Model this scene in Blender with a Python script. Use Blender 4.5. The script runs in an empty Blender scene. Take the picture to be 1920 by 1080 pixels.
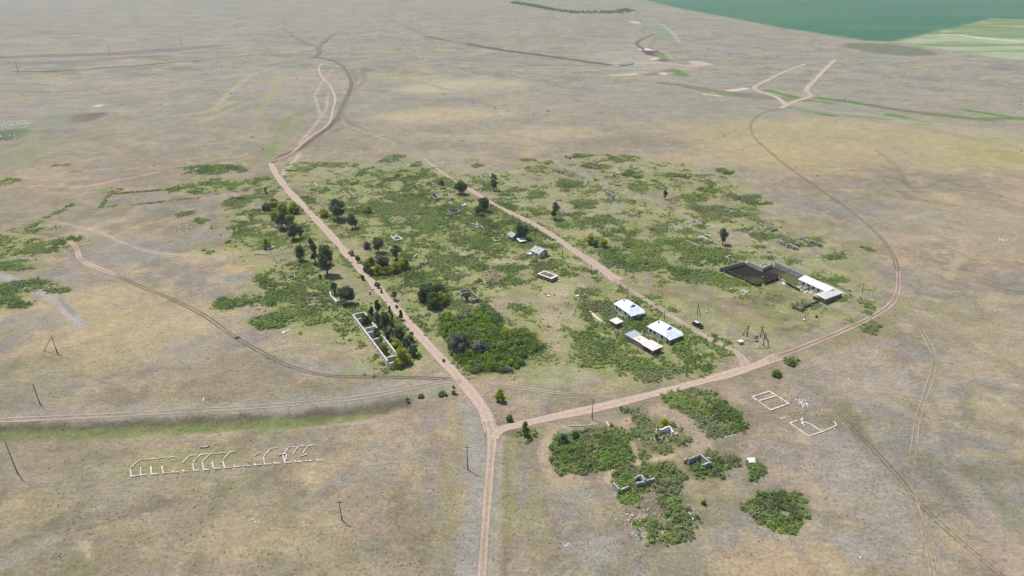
import bpy, bmesh, math, random
import numpy as np
from mathutils import Vector
R = math.radians
random.seed(7)
rng = np.random.default_rng(11)
scene = bpy.context.scene
C = scene.collection

# ------------------------------------------------------------------ camera, sky, sun, exposure
CAM_H, PITCH, FPX = 125.0, R(25.46), 1281.0
cam = bpy.data.cameras.new('camera'); camo = bpy.data.objects.new('camera', cam); C.objects.link(camo)
camo.location = (0, 0, CAM_H); camo.rotation_euler = (R(90) - PITCH, 0, 0)
cam.sensor_width = 36; cam.lens = 36 * FPX / 1920; cam.clip_start = 1; cam.clip_end = 30000
scene.camera = camo
SUN_EL = R(64); SHX, SHY = 0.77, -0.64           # horizontal direction in which shadows fall
w = bpy.data.worlds.new('World'); scene.world = w; w.use_nodes = True
nt = w.node_tree; bg = nt.nodes['Background']
sky = nt.nodes.new('ShaderNodeTexSky'); sky.sky_type = 'NISHITA'; sky.sun_disc = False
sky.sun_elevation = SUN_EL; sky.sun_rotation = math.atan2(-SHX, -SHY)
nt.links.new(sky.outputs[0], bg.inputs[0]); bg.inputs[1].default_value = 0.085
sun = bpy.data.lights.new('sun', 'SUN'); suno = bpy.data.objects.new('sun', sun); C.objects.link(suno)
sun.energy = 3.5; sun.angle = R(0.6); sun.color = (1, 0.95, 0.88)
sd = Vector((SHX * math.cos(SUN_EL), SHY * math.cos(SUN_EL), -math.sin(SUN_EL)))
suno.rotation_euler = sd.to_track_quat('-Z', 'Y').to_euler(); suno.location = (0, 0, 300)
scene.view_settings.view_transform = 'Standard'; scene.view_settings.look = 'None'
scene.view_settings.exposure = 0.31; scene.view_settings.gamma = 1
HAZE = 0.00013

# ------------------------------------------------------------------ measuring the photograph: a pixel of it to a point of the terrain
sp, cp = math.sin(PITCH), math.cos(PITCH)
def at(px, py, z=0.0):
    x = (px - 960) / FPX; u = (540 - py) / FPX
    dy = cp + u * sp; dz = -sp + u * cp
    t = (CAM_H - z) / -dz
    return (x * t, dy * t)
def ppm(py):                                   # pixels per metre across, at the ground of row py
    x, y = at(960, py); return FPX / (y * cp + CAM_H * sp)
def hz(py_base, py_top):                       # height of something upright from its base row and top row
    y = at(960, py_base)[1]; u = (540 - py_top) / FPX
    return CAM_H + (-sp + u * cp) / (cp + u * sp) * y

# ------------------------------------------------------------------ noise
def vnoise(x, y, s, seed=0):
    x = np.asarray(x, np.float64) / s + 1000.3 + seed * 17.7; y = np.asarray(y, np.float64) / s + 2000.7 + seed * 31.1
    xi = np.floor(x).astype(np.int64); yi = np.floor(y).astype(np.int64)
    fx = x - xi; fy = y - yi; fx = fx * fx * (3 - 2 * fx); fy = fy * fy * (3 - 2 * fy)
    def h(a, b):
        n = (a * 374761393 + b * 668265263 + seed * 974711) & 0x7fffffff
        n = ((n ^ (n >> 13)) * 1274126177) & 0x7fffffff
        return ((n ^ (n >> 16)) & 0xffff) / 65535.0
    return (h(xi, yi) * (1 - fx) + h(xi + 1, yi) * fx) * (1 - fy) + (h(xi, yi + 1) * (1 - fx) + h(xi + 1, yi + 1) * fx) * fy
def fbm(x, y, s, seed=0, o=4, pers=.55):
    t = 0; a = 0.5; n = 0
    for k in range(o):
        t = t + a * vnoise(x, y, s, seed + k * 5); n += a; a *= pers; s *= 0.47
    return t / n
def sst(a, b, v):
    t = np.clip((v - a) / (b - a), 0, 1); return t * t * (3 - 2 * t)
def srgb(r, g, b):
    f = lambda c: ((c / 255 + 0.055) / 1.055) ** 2.4 if c > 10 else c / 255 / 12.92
    return (f(r), f(g), f(b))

# ------------------------------------------------------------------ areas on the ground (measured from the photo, kept in metres)
def e_w(x, y, cx, cy, rx, ry, soft=0.5, rough=0.5, seed=1):
    c = at(cx, cy); r1 = max(rx / ppm(cy), 0.5); r2 = max((at(cx, cy - ry)[1] - at(cx, cy + ry)[1]) / 2, 0.5)
    s = (r1 + r2) * 0.45
    d = np.sqrt(((x - c[0]) / r1) ** 2 + ((y - c[1]) / r2) ** 2) + (fbm(x, y, max(s, 2.0), seed, 3) - 0.5) * rough * 2
    return sst(1 + soft / 2, 1 - soft / 2, d)
def seg_d(x, y, a, b):
    ax, ay = a; bx, by = b; L = (bx - ax) ** 2 + (by - ay) ** 2 + 1e-9
    t = np.clip(((x - ax) * (bx - ax) + (y - ay) * (by - ay)) / L, 0, 1)
    return np.hypot(x - ax - t * (bx - ax), y - ay - t * (by - ay))
def l_w(x, y, pts, wid, soft=0.5, rough=0.6, seed=2):
    P = [at(*p) for p in pts]; d = np.full(np.shape(x), 1e9)
    for a, b in zip(P[:-1], P[1:]): d = np.minimum(d, seg_d(x, y, a, b))
    d = d / (wid / 2) + (fbm(x, y, max(wid * 1.5, 3), seed, 3) - 0.5) * rough * 2
    return sst(1 + soft, 1 - soft, d)
def p_w(x, y, pts, softm=2.0, rough=4.0, seed=3):
    P = [at(*p) for p in pts]; d = np.full(np.shape(x), 1e9); ins = np.zeros(np.shape(x), bool)
    for (ax, ay), (bx, by) in zip(P, P[1:] + P[:1]):
        d = np.minimum(d, seg_d(x, y, (ax, ay), (bx, by)))
        c = (ay > y) != (by > y)
        ins ^= c & (x < (bx - ax) * (y - ay) / ((by - ay) if by != ay else 1e-9) + ax)
    sdv = np.where(ins, -d, d) + (fbm(x, y, rough * 2.5, seed, 3) - 0.5) * 2 * rough
    return sst(softm, -softm, sdv)
def bbox(kind, a):
    if kind == 'e':
        c = at(a[0], a[1]); r1 = a[2] / ppm(a[1]); r2 = (at(a[0], a[1] - a[3])[1] - at(a[0], a[1] + a[3])[1]) / 2
        return c[0] - r1 * 2.2 - 2, c[0] + r1 * 2.2 + 2, c[1] - r2 * 2.2 - 2, c[1] + r2 * 2.2 + 2
    P = np.array([at(*p) for p in a]); m = 40
    return P[:, 0].min() - m, P[:, 0].max() + m, P[:, 1].min() - m, P[:, 1].max() + m

# weeds (E: ellipse px centre + px radii + density; P: polygon + density)
WE = [
 (400,317,62,8,.95),(405,338,60,8,.6),(390,352,70,9,.5),(445,378,26,13,.75),(500,362,26,10,.7),(535,392,42,20,.85),(460,400,40,12,.65),
 (350,401,15,6,.7),(376,415,13,5,.8),(395,427,10,4,.6),(392,471,15,5,.85),(472,425,35,14,.75),(440,345,30,6,.6),(480,340,30,8,.6),
 (480,452,60,22,.6),(550,440,45,25,.6),(590,480,45,30,.5),(430,570,28,13,.9),(470,560,18,10,.8),(500,606,42,12,.95),(560,598,55,15,.95),
 (620,590,45,10,.6),(570,660-48,30,8,.8),(445,634,6,3,.9),(565,625,14,6,.7),(555,545,45,18,.9),
 (600,309,60,6,.6),(565,318,40,4,.6),(745,297,28,7,.6),(588,345,14,7,.6),(625,340,18,7,.7),(770,320,30,9,.6),(835,343,28,9,.8),
 (650,365,45,14,.55),(700,345,45,12,.6),(760,340,50,14,.6),(700,385,60,16,.8),(770,375,60,20,.9),(800,410,90,25,.95),(900,405,70,22,.95),
 (880,440,80,25,.95),(960,425,50,18,.9),(800,450,70,20,.75),(860,480,110,22,.85),(700,440,60,18,.5),(760,480,40,18,.7),(990,450,50,20,.9),
 (1030,475,40,12,.6),(800,520,80,22,.8),(925,515,52,27,.95),(820,560,70,28,.9),(870,560,50,20,.9),(990,490,30,12,.7),(1025,510,35,17,.85),
 (730,520,30,20,.7),(770,590,40,20,.7),(800,610,50,22,.7),(980,585,32,14,.6),(925,660,100,48,.7),(1010,650,20,20,.6),(700,615,60,38,.7),
 (745,660,52,30,.9),(690,585,30,15,.6),(650,440,25,15,.5),(620,410,40,16,.7),
 (1095,292,18,5,.8),(1163,298,28,7,.9),(1112,312,26,7,.8),(1185,325,18,9,.9),(1065,345,24,8,.85),(1060,358,12,3,.7),(1090,385,32,9,.95),
 (1010,396,28,10,.85),(1045,402,22,9,.8),(1085,402,18,6,.8),(1000,365,26,10,.8),(1140,408,12,6,.8),(1210,350,30,9,.7),(1190,395,26,11,.6),
 (1155,345,14,4,.6),(990,300,12,3,.7),(1050,322,20,6,.5),(880,300,14,3,.6),(898,310,12,4,.8),(948,330,10,6,.8),(915,352,20,8,.6),(960,360,26,9,.7),
 (1220,348,28,9,.7),(1280,330,28,6,.95),(1355,321,17,5,.85),(1325,354,27,7,.95),(1308,370,30,7,.95),(1403,374,30,10,.95),(1275,378,18,7,.6),
 (1345,398,52,15,.9),(1405,390,22,6,.5),(1245,400,20,6,.5),
 (1090,420,40,16,.85),(1136,410,14,8,.9),(1165,420,25,8,.6),(1192,430,26,9,.95),(1155,440,32,14,.9),(1115,460,30,14,.8),(1180,477,70,27,1),
 (1237,426,20,9,.9),(1265,415,22,10,.6),(1290,458,48,20,.9),(1240,515,42,17,.85),(1290,516,34,14,.95),(1160,507,12,4,.7),(1065,500,24,8,.6),
 (1073,514,12,5,.6),(1310,440,45,14,.6),(1330,480,60,20,.8),(1425,478,50,14,.75),(1340,515,40,16,.9),(1385,535,45,12,.7),(1370,492,25,10,.8),
 (1405,425,22,6,.6),(1445,425,17,6,.7),(1430,442,30,7,.6),(1490,457,36,10,.7),(1520,450,22,9,.7),(1565,483,22,5,.75),(1625,467,13,5,.8),
 (1545,527,48,7,.8),(1570,560,28,8,.9),(1520,578,35,12,.6),(1600,600,14,5,.8),(1632,590,14,6,.8),(1630,574,14,6,.6),(1560,585,30,6,.6),
 (1100,560,35,14,.8),(1140,580,45,18,.85),(1210,575,45,14,.7),(1150,640,90,35,.9),(1130,680,70,22,.95),(1210,690,40,18,.9),(1280,650,60,30,.85),
 (1320,640,40,18,.85),(1190,610,50,20,.75),(1240,660,40,20,.6),(1290,690,50,14,.5),(1340,660,30,12,.8),
 (50,465,70,20,.85),(20,455,60,12,.7),(20,555,55,26,.9),(100,545,25,5,.8),(20,500,60,14,.7),(60,432,40,6,.6),(20,290,30,10,.3),(10,340,24,6,.5),
 (45,303,18,3,.6),(200,357,30,4,.6),(115,311,16,3,.5),(125,400,40,4,.0),
 (770,735,45,9,.8),(830,735,30,7,.7),(690,705,22,4,.6),(938,747,16,9,.9),(955,786,12,6,.8),(870,812,12,5,.4),(1115,757,20,3,.3),
 (1484,678,14,7,.7),(1455,700,12,6,.8),(1340,975,10,5,.7),(1316,942,8,5,.8),(105,1040,24,10,.6),(210,1010,26,8,.35),(570,940,20,7,.4),
 (860,585,14,6,.5),(1225,560,20,5,.4),
]
WP = [
 ([(470,505),(560,485),(615,515),(650,560),(700,585),(640,600),(560,600),(530,575),(470,540)], .8),
 ([(575,345),(700,312),(800,318),(880,365),(1000,430),(1090,495),(1060,520),(990,480),(880,500),(760,520),(700,470),(640,410)], .5),
 ([(700,525),(850,500),(900,560),(900,590),(830,620),(790,620),(740,560)], .48),
 ([(1062,560),(1120,545),(1200,575),(1290,625),(1362,655),(1330,690),(1250,712),(1180,700),(1070,690),(1065,650),(1105,625),(1090,595)], .8),
]
BARE = [(925,515,24,12,1),(745,413,16,7,.9),(795,450,14,9,.7),(855,475,26,5,.8),(690,372,22,6,.6),(1010,470,26,5,.5),(735,345,18,6,.7),
 (1225,625,40,7,.5),(1260,650,50,5,.4),(700,425,16,9,.6),(1110,610,28,10,.0),(1210,665,30,5,.5),(930,490,60,6,.7),(905,480,16,4,.5),(640,340,24,5,.7),(1050,540,25,20,1)]
def weed_w(x, y):
    d = np.zeros(np.shape(x))
    for i, (cx, cy, rx, ry, a) in enumerate(WE):
        if a <= 0: continue
        x0, x1, y0, y1 = bbox('e', (cx, cy, rx, ry)); m = (x > x0) & (x < x1) & (y > y0) & (y < y1)
        if m.any(): d[m] = np.maximum(d[m], a * e_w(x[m], y[m], cx, cy, rx, ry, .7, .75, 3 + i % 7))
    for pts, a in WP:
        x0, x1, y0, y1 = bbox('p', pts); m = (x > x0) & (x < x1) & (y > y0) & (y < y1)
        if m.any(): d[m] = np.maximum(d[m], a * p_w(x[m], y[m], pts, 3, 7))
    for cx, cy, rx, ry, a in BARE:
        x0, x1, y0, y1 = bbox('e', (cx, cy, rx, ry)); m = (x > x0) & (x < x1) & (y > y0) & (y < y1)
        if m.any() and a > 0: d[m] *= 1 - a * e_w(x[m], y[m], cx, cy, rx, ry, .3, .5, 9)
    m = (x > -150) & (x < 260) & (y > 215) & (y < 600)
    d[m] = np.maximum(d[m], (.13 + .3 * sst(.5, .68, fbm(x[m], y[m], 22, 88))) * p_w(x[m], y[m], VIL, 10, 16)) if m.any() else d[m]
    for pts, wd_, a in WLN:
        x0, x1, y0, y1 = bbox('l', pts); m = (x > x0) & (x < x1) & (y > y0) & (y < y1)
        if m.any(): d[m] = np.maximum(d[m], a * l_w(x[m], y[m], pts, wd_, .6, .7))
    return d
WLN = [([(190,388),(197,376),(206,364),(260,360),(320,355),(380,346)], 3, .8), ([(188,389),(240,385),(290,380),(370,371)], 2.4, .7), ([(52,432),(80,412),(110,398),(135,384)], 4, .6),
 ([(585,420),(640,480),(700,545),(760,610)], 4, .5), ([(800,505),(760,500),(700,470)], 5, .5), ([(668,478),(700,520),(760,590)], 2.5, .55), ([(1090,500),(1150,545),(1250,600),(1350,655)], 5, .55), ([(1500,520),(1560,535),(1590,545)], 5, .75), ([(1000,300),(1100,345),(1200,385),(1300,432)], 3, .4)]
VIL = [(520,320),(760,300),(900,330),(1100,290),(1330,320),(1440,400),(1620,490),(1640,590),(1500,600),(1380,560),(1150,545),(1060,540),(1000,560),(1040,620),(1030,700),(900,720),(740,690),(620,650),(440,600),(470,500),(400,420)]
ROADS = {}   # filled below, weeds keep off them
# separate weed islands: name, label, polygon px, density, bare centre
ISL = [
 ('wide oval weed patch beside the fallen pole, white rubble in its middle', [(1035,838),(1055,815),(1110,802),(1165,806),(1193,832),(1190,862),(1150,880),(1100,892),(1060,885),(1040,862)], .95),
 ('large weed patch spreading below two grey wall stubs, strewn with pink rubble', [(1138,893),(1180,872),(1250,868),(1290,895),(1282,920),(1298,950),(1316,975),(1290,1005),(1240,1027),(1212,1022),(1190,985),(1165,925)], .88),
 ('weed patch around the whitewashed broken wall and its white rubble', [(1178,790),(1200,778),(1240,785),(1290,810),(1300,825),(1262,848),(1228,852),(1190,825)], .8),
 ('dense weed patch just below the curved pink road, scattered white bits at its lower edge', [(1243,745),(1300,728),(1345,735),(1355,760),(1390,775),(1410,800),(1385,812),(1330,812),(1305,785),(1255,762)], .85),
 ('weed patch filling and surrounding the grey roofless walls of a house', [(1283,862),(1300,852),(1335,850),(1362,880),(1350,893),(1310,903),(1288,885)], .95),
 ('small round weed patch under the white slab', [(1395,870),(1408,858),(1432,868),(1438,882),(1428,902),(1400,906),(1394,888)], .97),
 ('ring shaped weed patch with a bare sage coloured middle, lowest on the right', [(1407,945),(1425,922),(1460,918),(1500,930),(1515,970),(1490,993),(1450,985),(1415,965)], .97),
 ('tiny weed patch with white crumbs between the slab patch and the roofless walls', [(1360,855),(1375,848),(1392,862),(1385,872),(1366,868)], .9),
 ('lone weed patch outside the bend of the curved road', [(1608,622),(1632,606),(1655,612),(1652,624),(1630,629)], .95),
 ('bright green weed patch at the foot of a small tree by the road fork', [(948,818),(965,800),(1000,802),(1014,822),(990,830)], .9),
 ('narrow weed strip in the corner between the two foreground weed patches', [(1195,850),(1205,845),(1220,860),(1205,868),(1196,862)], .9),
 ('low weed patch tucked above the oval weed patch near the curved road', [(1170,770),(1195,756),(1215,770),(1205,782),(1185,784)], .9),
]
ISL_BARE = [(1471,962,11,8,1), (1105,845,16,6,.35), (1190,962,18,40,.65), (1224,948,30,24,.6), (1240,985,20,18,.4)]
def isl_w(x, y, k):
    pts, a = ISL[k][1], ISL[k][2]
    d = a * p_w(x, y, pts, 1.8, 2.6, 4 + k)
    for cx, cy, rx, ry, aa in ISL_BARE: d = d * (1 - aa * e_w(x, y, cx, cy, rx, ry, .3, .5, 9))
    return d

# ------------------------------------------------------------------ materials
MATS = {}
def mat(name, col, rough=.85, var=.15, scale=1.2, metal=0.0, bump=0.0, col2=None, mix=.5, spec=.3):
    if name in MATS: return MATS[name]
    m = bpy.data.materials.new(name); m.use_nodes = True; n = m.node_tree; b = n.nodes['Principled BSDF']
    b.inputs['Roughness'].default_value = rough; b.inputs['Metallic'].default_value = metal
    b.inputs['Specular IOR Level'].default_value = spec
    g = n.nodes.new('ShaderNodeNewGeometry'); t = n.nodes.new('ShaderNodeTexNoise'); t.inputs['Scale'].default_value = scale
    t.inputs['Detail'].default_value = 4; n.links.new(g.outputs['Position'], t.inputs['Vector'])
    r = n.nodes.new('ShaderNodeValToRGB'); n.links.new(t.outputs[0], r.inputs[0])
    c2 = col2 or col
    r.color_ramp.elements[0].position = .5 - mix * .4; r.color_ramp.elements[1].position = .5 + mix * .4
    r.color_ramp.elements[0].color = (*[c * (1 - var) for c in col], 1); r.color_ramp.elements[1].color = (*[min(1, c * (1 + var * .6)) for c in c2], 1)
    n.links.new(r.outputs[0], b.inputs['Base Color'])
    if bump:
        bp = n.nodes.new('ShaderNodeBump'); bp.inputs['Strength'].default_value = .6; bp.inputs['Distance'].default_value = bump
        n.links.new(t.outputs[0], bp.inputs['Height']); n.links.new(bp.outputs[0], b.inputs['Normal'])
    MATS[name] = m; return m
def leafmat(name):
    m = bpy.data.materials.new(name); m.use_nodes = True; n = m.node_tree; b = n.nodes['Principled BSDF']
    a = n.nodes.new('ShaderNodeAttribute'); a.attribute_name = 'Col'
    b.inputs['Roughness'].default_value = .7; b.inputs['Specular IOR Level'].default_value = .2
    n.links.new(a.outputs['Color'], b.inputs['Base Color'])
    tr = n.nodes.new('ShaderNodeBsdfTranslucent'); n.links.new(a.outputs['Color'], tr.inputs[0])
    mx = n.nodes.new('ShaderNodeMixShader'); mx.inputs[0].default_value = .33
    n.links.new(b.outputs[0], mx.inputs[1]); n.links.new(tr.outputs[0], mx.inputs[2]); n.links.new(mx.outputs[0], n.nodes['Material Output'].inputs[0])
    return m
LEAF = leafmat('foliage')
WHITE = mat('whitewash', (.72, .71, .68), var=.2, scale=1.5, col2=(.82, .82, .8))
HWALL = mat('limewashed_wall', (.84, .86, .88), var=.1, scale=1.5)
ROOFW = mat('pale_sheet_roof', (.70, .77, .82), rough=.5, var=.1, scale=.7, col2=(.84, .87, .88))
ROOFG = mat('weathered_slate_roof', (.74, .73, .70), var=.18, scale=.9, col2=(.84, .83, .80))
ROOFB = mat('beige_slab_roof', (.66, .61, .56), var=.15, scale=.8, col2=(.74, .70, .65))
ROOFZ = mat('zinc_roof', (.42, .46, .50), rough=.5, var=.15)
CONC = mat('concrete', (.36, .35, .33), var=.4, scale=1.4, col2=(.46, .44, .41))
STONE = mat('grey_stone_wall', (.24, .22, .20), var=.45, scale=1.8, col2=(.36, .34, .31), bump=.1)
PALEW = mat('pale_plaster_wall', (.58, .53, .47), var=.25, scale=1.2, col2=(.72, .67, .61))
PINKW = mat('pinkish_adobe_wall', (.42, .33, .29), var=.35, scale=1.2, col2=(.55, .47, .41))
CREAM = mat('cream_concrete', (.52, .47, .40), var=.3, scale=1.0, col2=(.72, .67, .59))
DARKW = mat('dark_boards', (.045, .032, .026), var=.4, scale=2)
SOD = mat('brown_sod', (.19, .15, .12), var=.35, scale=1.5)
WOOD = mat('pole_wood', (.16, .135, .115), var=.3, scale=3)
GLASS = mat('dark_glass', (.02, .025, .03), rough=.15, var=.1, spec=.5)
BLUEP = mat('pale_blue_paint', (.40, .52, .60), var=.2)
RUST = mat('rusty_red_panel', (.33, .12, .08), var=.4, scale=2)
BLACKP = mat('black_car_paint', (.012, .012, .014), rough=.25, var=.1, spec=.6)
RUBBER = mat('tyre_rubber', (.02, .02, .02), var=.1)
CHROME = mat('grey_steel', (.35, .38, .42), rough=.45, metal=.3, var=.15)
CARROOF = mat('pale_car_roof', (.60, .62, .65), rough=.3, var=.05)
BRICK = mat('red_brick_rubble', (.42, .22, .19), var=.35, scale=2)
RUBBLE = mat('pale_rubble', (.45, .42, .38), var=.45, scale=1.2, col2=(.62, .59, .55))

# ------------------------------------------------------------------ objects
def tag(o, label=None, cat=None, group=None, kind=None):
    if label: o['label'] = label
    if cat: o['category'] = cat
    if group: o['group'] = group
    if kind: o['kind'] = kind
    return o
def empty(name, label, cat, loc, rz=0, group=None):
    o = bpy.data.objects.new(name, None); C.objects.link(o); o.location = (loc[0], loc[1], loc[2] if len(loc) > 2 else 0)
    o.rotation_euler = (0, 0, rz); o.empty_display_size = .5
    return tag(o, label, cat, group)
def link(name, me, m, parent=None, loc=None):
    o = bpy.data.objects.new(name, me); C.objects.link(o)
    if m: me.materials.append(m)
    if parent: o.parent = parent
    if loc is not None: o.location = loc
    return o
def obj(name, bm, m, parent=None, loc=None):
    bmesh.ops.recalc_face_normals(bm, faces=bm.faces[:])
    me = bpy.data.meshes.new(name); bm.to_mesh(me); bm.free()
    return link(name, me, m, parent, loc)
def np_mesh(name, V, F, col=None):
    V = np.asarray(V, np.float32); F = np.asarray(F, np.int32); k = F.shape[1]
    me = bpy.data.meshes.new(name); me.vertices.add(len(V)); me.vertices.foreach_set('co', V.ravel())
    me.loops.add(F.size); me.loops.foreach_set('vertex_index', F.ravel())
    me.polygons.add(len(F)); me.polygons.foreach_set('loop_start', np.arange(0, F.size, k, dtype=np.int32))
    me.polygons.foreach_set('loop_total', np.full(len(F), k, np.int32))
    me.update(calc_edges=True)
    if col is not None:
        a = me.color_attributes.new('Col', 'FLOAT_COLOR', 'POINT')
        cc = np.ones((len(V), 4), np.float32); cc[:, :col.shape[1]] = col; a.data.foreach_set('color', cc.ravel())
    me.validate(); return me
def quad(bm, pts):
    vs = [bm.verts.new(p) for p in pts]
    return bm.faces.new(vs)
def box(bm, x0, x1, y0, y1, z0, z1):
    v = [bm.verts.new((x, y, z)) for z in (z0, z1) for x, y in ((x0, y0), (x1, y0), (x1, y1), (x0, y1))]
    for f in ((0, 1, 2, 3), (4, 5, 6, 7), (0, 1, 5, 4), (1, 2, 6, 5), (2, 3, 7, 6), (3, 0, 4, 7)): bm.faces.new([v[i] for i in f])
def hexa(bm, base, top):                       # prism between two quads
    v = [bm.verts.new(p) for p in base + top]
    for f in ((0, 1, 2, 3), (4, 5, 6, 7), (0, 1, 5, 4), (1, 2, 6, 5), (2, 3, 7, 6), (3, 0, 4, 7)): bm.faces.new([v[i] for i in f])
def tube(bm, p0, p1, r0, r1, n=7):
    p0 = Vector(p0); p1 = Vector(p1); d = (p1 - p0).normalized(); a = d.orthogonal().normalized(); b = d.cross(a)
    A = []; B = []
    for i in range(n):
        t = i * 2 * math.pi / n; o = a * math.cos(t) + b * math.sin(t)
        A.append(bm.verts.new(p0 + o * r0)); B.append(bm.verts.new(p1 + o * r1))
    for i in range(n): bm.faces.new((A[i], A[(i + 1) % n], B[(i + 1) % n], B[i]))
    bm.faces.new(A[::-1]); bm.faces.new(B)

# ---- leaves
def leaves(cen, rad, n, size, cols, flat=.35, seed=0, up=.3, cvar=.25, upn=.2):
    """n little triangles over each ellipsoid shell; cen (k,3) rad (k,3)"""
    g = np.random.default_rng(seed); k = len(cen); N = k * n
    d = g.normal(size=(N, 3)); d[:, 2] += up; d /= np.linalg.norm(d, axis=1)[:, None]
    rr = g.uniform(.55, 1.05, (N, 1))
    c = np.repeat(cen, n, 0); r = np.repeat(rad, n, 0)
    p = c + d * r * rr
    nn = d + g.normal(size=(N, 3)) * flat * 1.6; nn[:, 2] = np.abs(nn[:, 2]) + upn; nn /= np.linalg.norm(nn, axis=1)[:, None]
    a = np.cross(nn, g.normal(size=(N, 3))); a /= np.linalg.norm(a, axis=1)[:, None] + 1e-9; b = np.cross(nn, a)
    s = (np.repeat(size, n)[:, None] if np.ndim(size) else size) * g.uniform(.6, 1.35, (N, 1))
    V = np.stack([p + a * s, p - a * s * .5 + b * s * .87, p - a * s * .5 - b * s * .87], 1).reshape(-1, 3)
    cc = np.repeat(cols, n, 0) * g.uniform(1 - cvar, 1 + cvar, (N, 1)); cc = np.repeat(cc, 3, 0)
    return V, np.arange(N * 3).reshape(-1, 3), np.clip(cc, 0, 1)
GREENS = {
 'dark': ((.060, .112, .050), (.165, .235, .105)), 'mid': ((.10, .175, .05), (.21, .29, .085)), 'lime': ((.22, .28, .03), (.52, .55, .06)),
 'grey': ((.13, .15, .115), (.25, .27, .21)), 'olive': ((.10, .145, .07), (.21, .255, .145)), 'cone': ((.045, .095, .048), (.11, .165, .08))}
def mixcol(style, k, g):
    a, b = GREENS[style]; t = g.uniform(0, 1, (k, 1)) ** 1.3
    return np.array(a) * (1 - t) + np.array(b) * t
def crown_blobs(style, h, wd, g, zb):
    """centres and radii of the leaf clumps of a crown of height h above zb, width wd"""
    k = int(10 + wd * 2.2); cs = []; rs = []
    for i in range(k):
        t = g.uniform(0, 1); a = g.uniform(0, 2 * math.pi)
        if style == 'cone': env = (1 - t) * .95 + .12
        elif style == 'slim': env = math.sin(math.pi * (t * .86 + .09)) ** .6
        else: env = math.sin(math.pi * (t * .78 + .16)) ** .7
        q = math.sqrt(g.uniform(.08, 1)) * env * wd / 2 * .74
        r = wd * g.uniform(.15, .24)
        cs.append((math.cos(a) * q, math.sin(a) * q, zb + t * (h - r) + r * .4)); rs.append((r, r, r * g.uniform(.7, .95)))
    return np.array(cs), np.array(rs)
def tree(px, yb, yt, wpx, style, label, shape='round', cat='tree', trunk=True, group=None):
    x, y = at(px, yb); h = hz(yb, yt); wd = wpx / ppm(yb); sdn = int(px * 13 + yb); g = np.random.default_rng(sdn)
    bush = not trunk
    zb = 0.0 if bush else h * g.uniform(.16, .26)
    cs, rs = crown_blobs('cone' if style == 'cone' else shape, h - zb, wd, g, zb)
    n = int(min(170, 60 + wd * 10)); sz = .16 + .022 * wd
    V, F, cc = leaves(cs, rs, n, sz, mixcol(style, len(cs), g), seed=sdn)
    V[:, 2] = np.maximum(V[:, 2], .05)
    me = np_mesh('bush' if bush else 'crown', V, F, cc)
    if bush:
        o = link('bush', me, LEAF, None, (x, y, 0)); return tag(o, label, 'bush', group)
    t = empty('tree', label, cat, (x, y), 0, group); link('crown', me, LEAF, t)
    bm = bmesh.new(); r = .10 + .028 * h; fx, fy = g.uniform(-.3, .3, 2)
    top = (fx, fy, zb + (h - zb) * .55); tube(bm, (0, 0, -.1), (fx * .4, fy * .4, zb), r, r * .75); tube(bm, (fx * .4, fy * .4, zb), top, r * .75, r * .3)
    for i in range(5):
        a = i * 1.26 + g.uniform(-.3, .3); z0 = zb + (h - zb) * g.uniform(0, .35)
        tube(bm, (fx * .5, fy * .5, z0), (math.cos(a) * wd * .33, math.sin(a) * wd * .33, z0 + (h - zb) * .35), r * .4, r * .12, 5)
    obj('trunk', bm, WOOD, t); return t

# ------------------------------------------------------------------ roads (px points, width m)
def catmull(P, step):
    P = [np.array(p, float) for p in P]; P = [2 * P[0] - P[1]] + P + [2 * P[-1] - P[-2]]; out = []
    for i in range(1, len(P) - 2):
        L = np.linalg.norm(P[i + 1] - P[i]); n = max(2, int(L / step))
        for k in range(n):
            t = k / n; out.append(.5 * ((2 * P[i]) + (-P[i - 1] + P[i + 1]) * t + (2 * P[i - 1] - 5 * P[i] + 4 * P[i + 1] - P[i + 2]) * t * t + (-P[i - 1] + 3 * P[i] - 3 * P[i + 1] + P[i + 2]) * t ** 3))
    out.append(P[-2]); return np.array(out)
PINK = np.array(srgb(184, 163, 148)); PINKL = np.array(srgb(193, 174, 156)); BROWN = np.array(srgb(120, 101, 86)); GREYV = np.array(srgb(150, 145, 132)); SAND = np.array(srgb(184, 168, 138)); DBR = np.array(srgb(104, 90, 80)); OLV = np.array(srgb(118, 116, 84))
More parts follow.
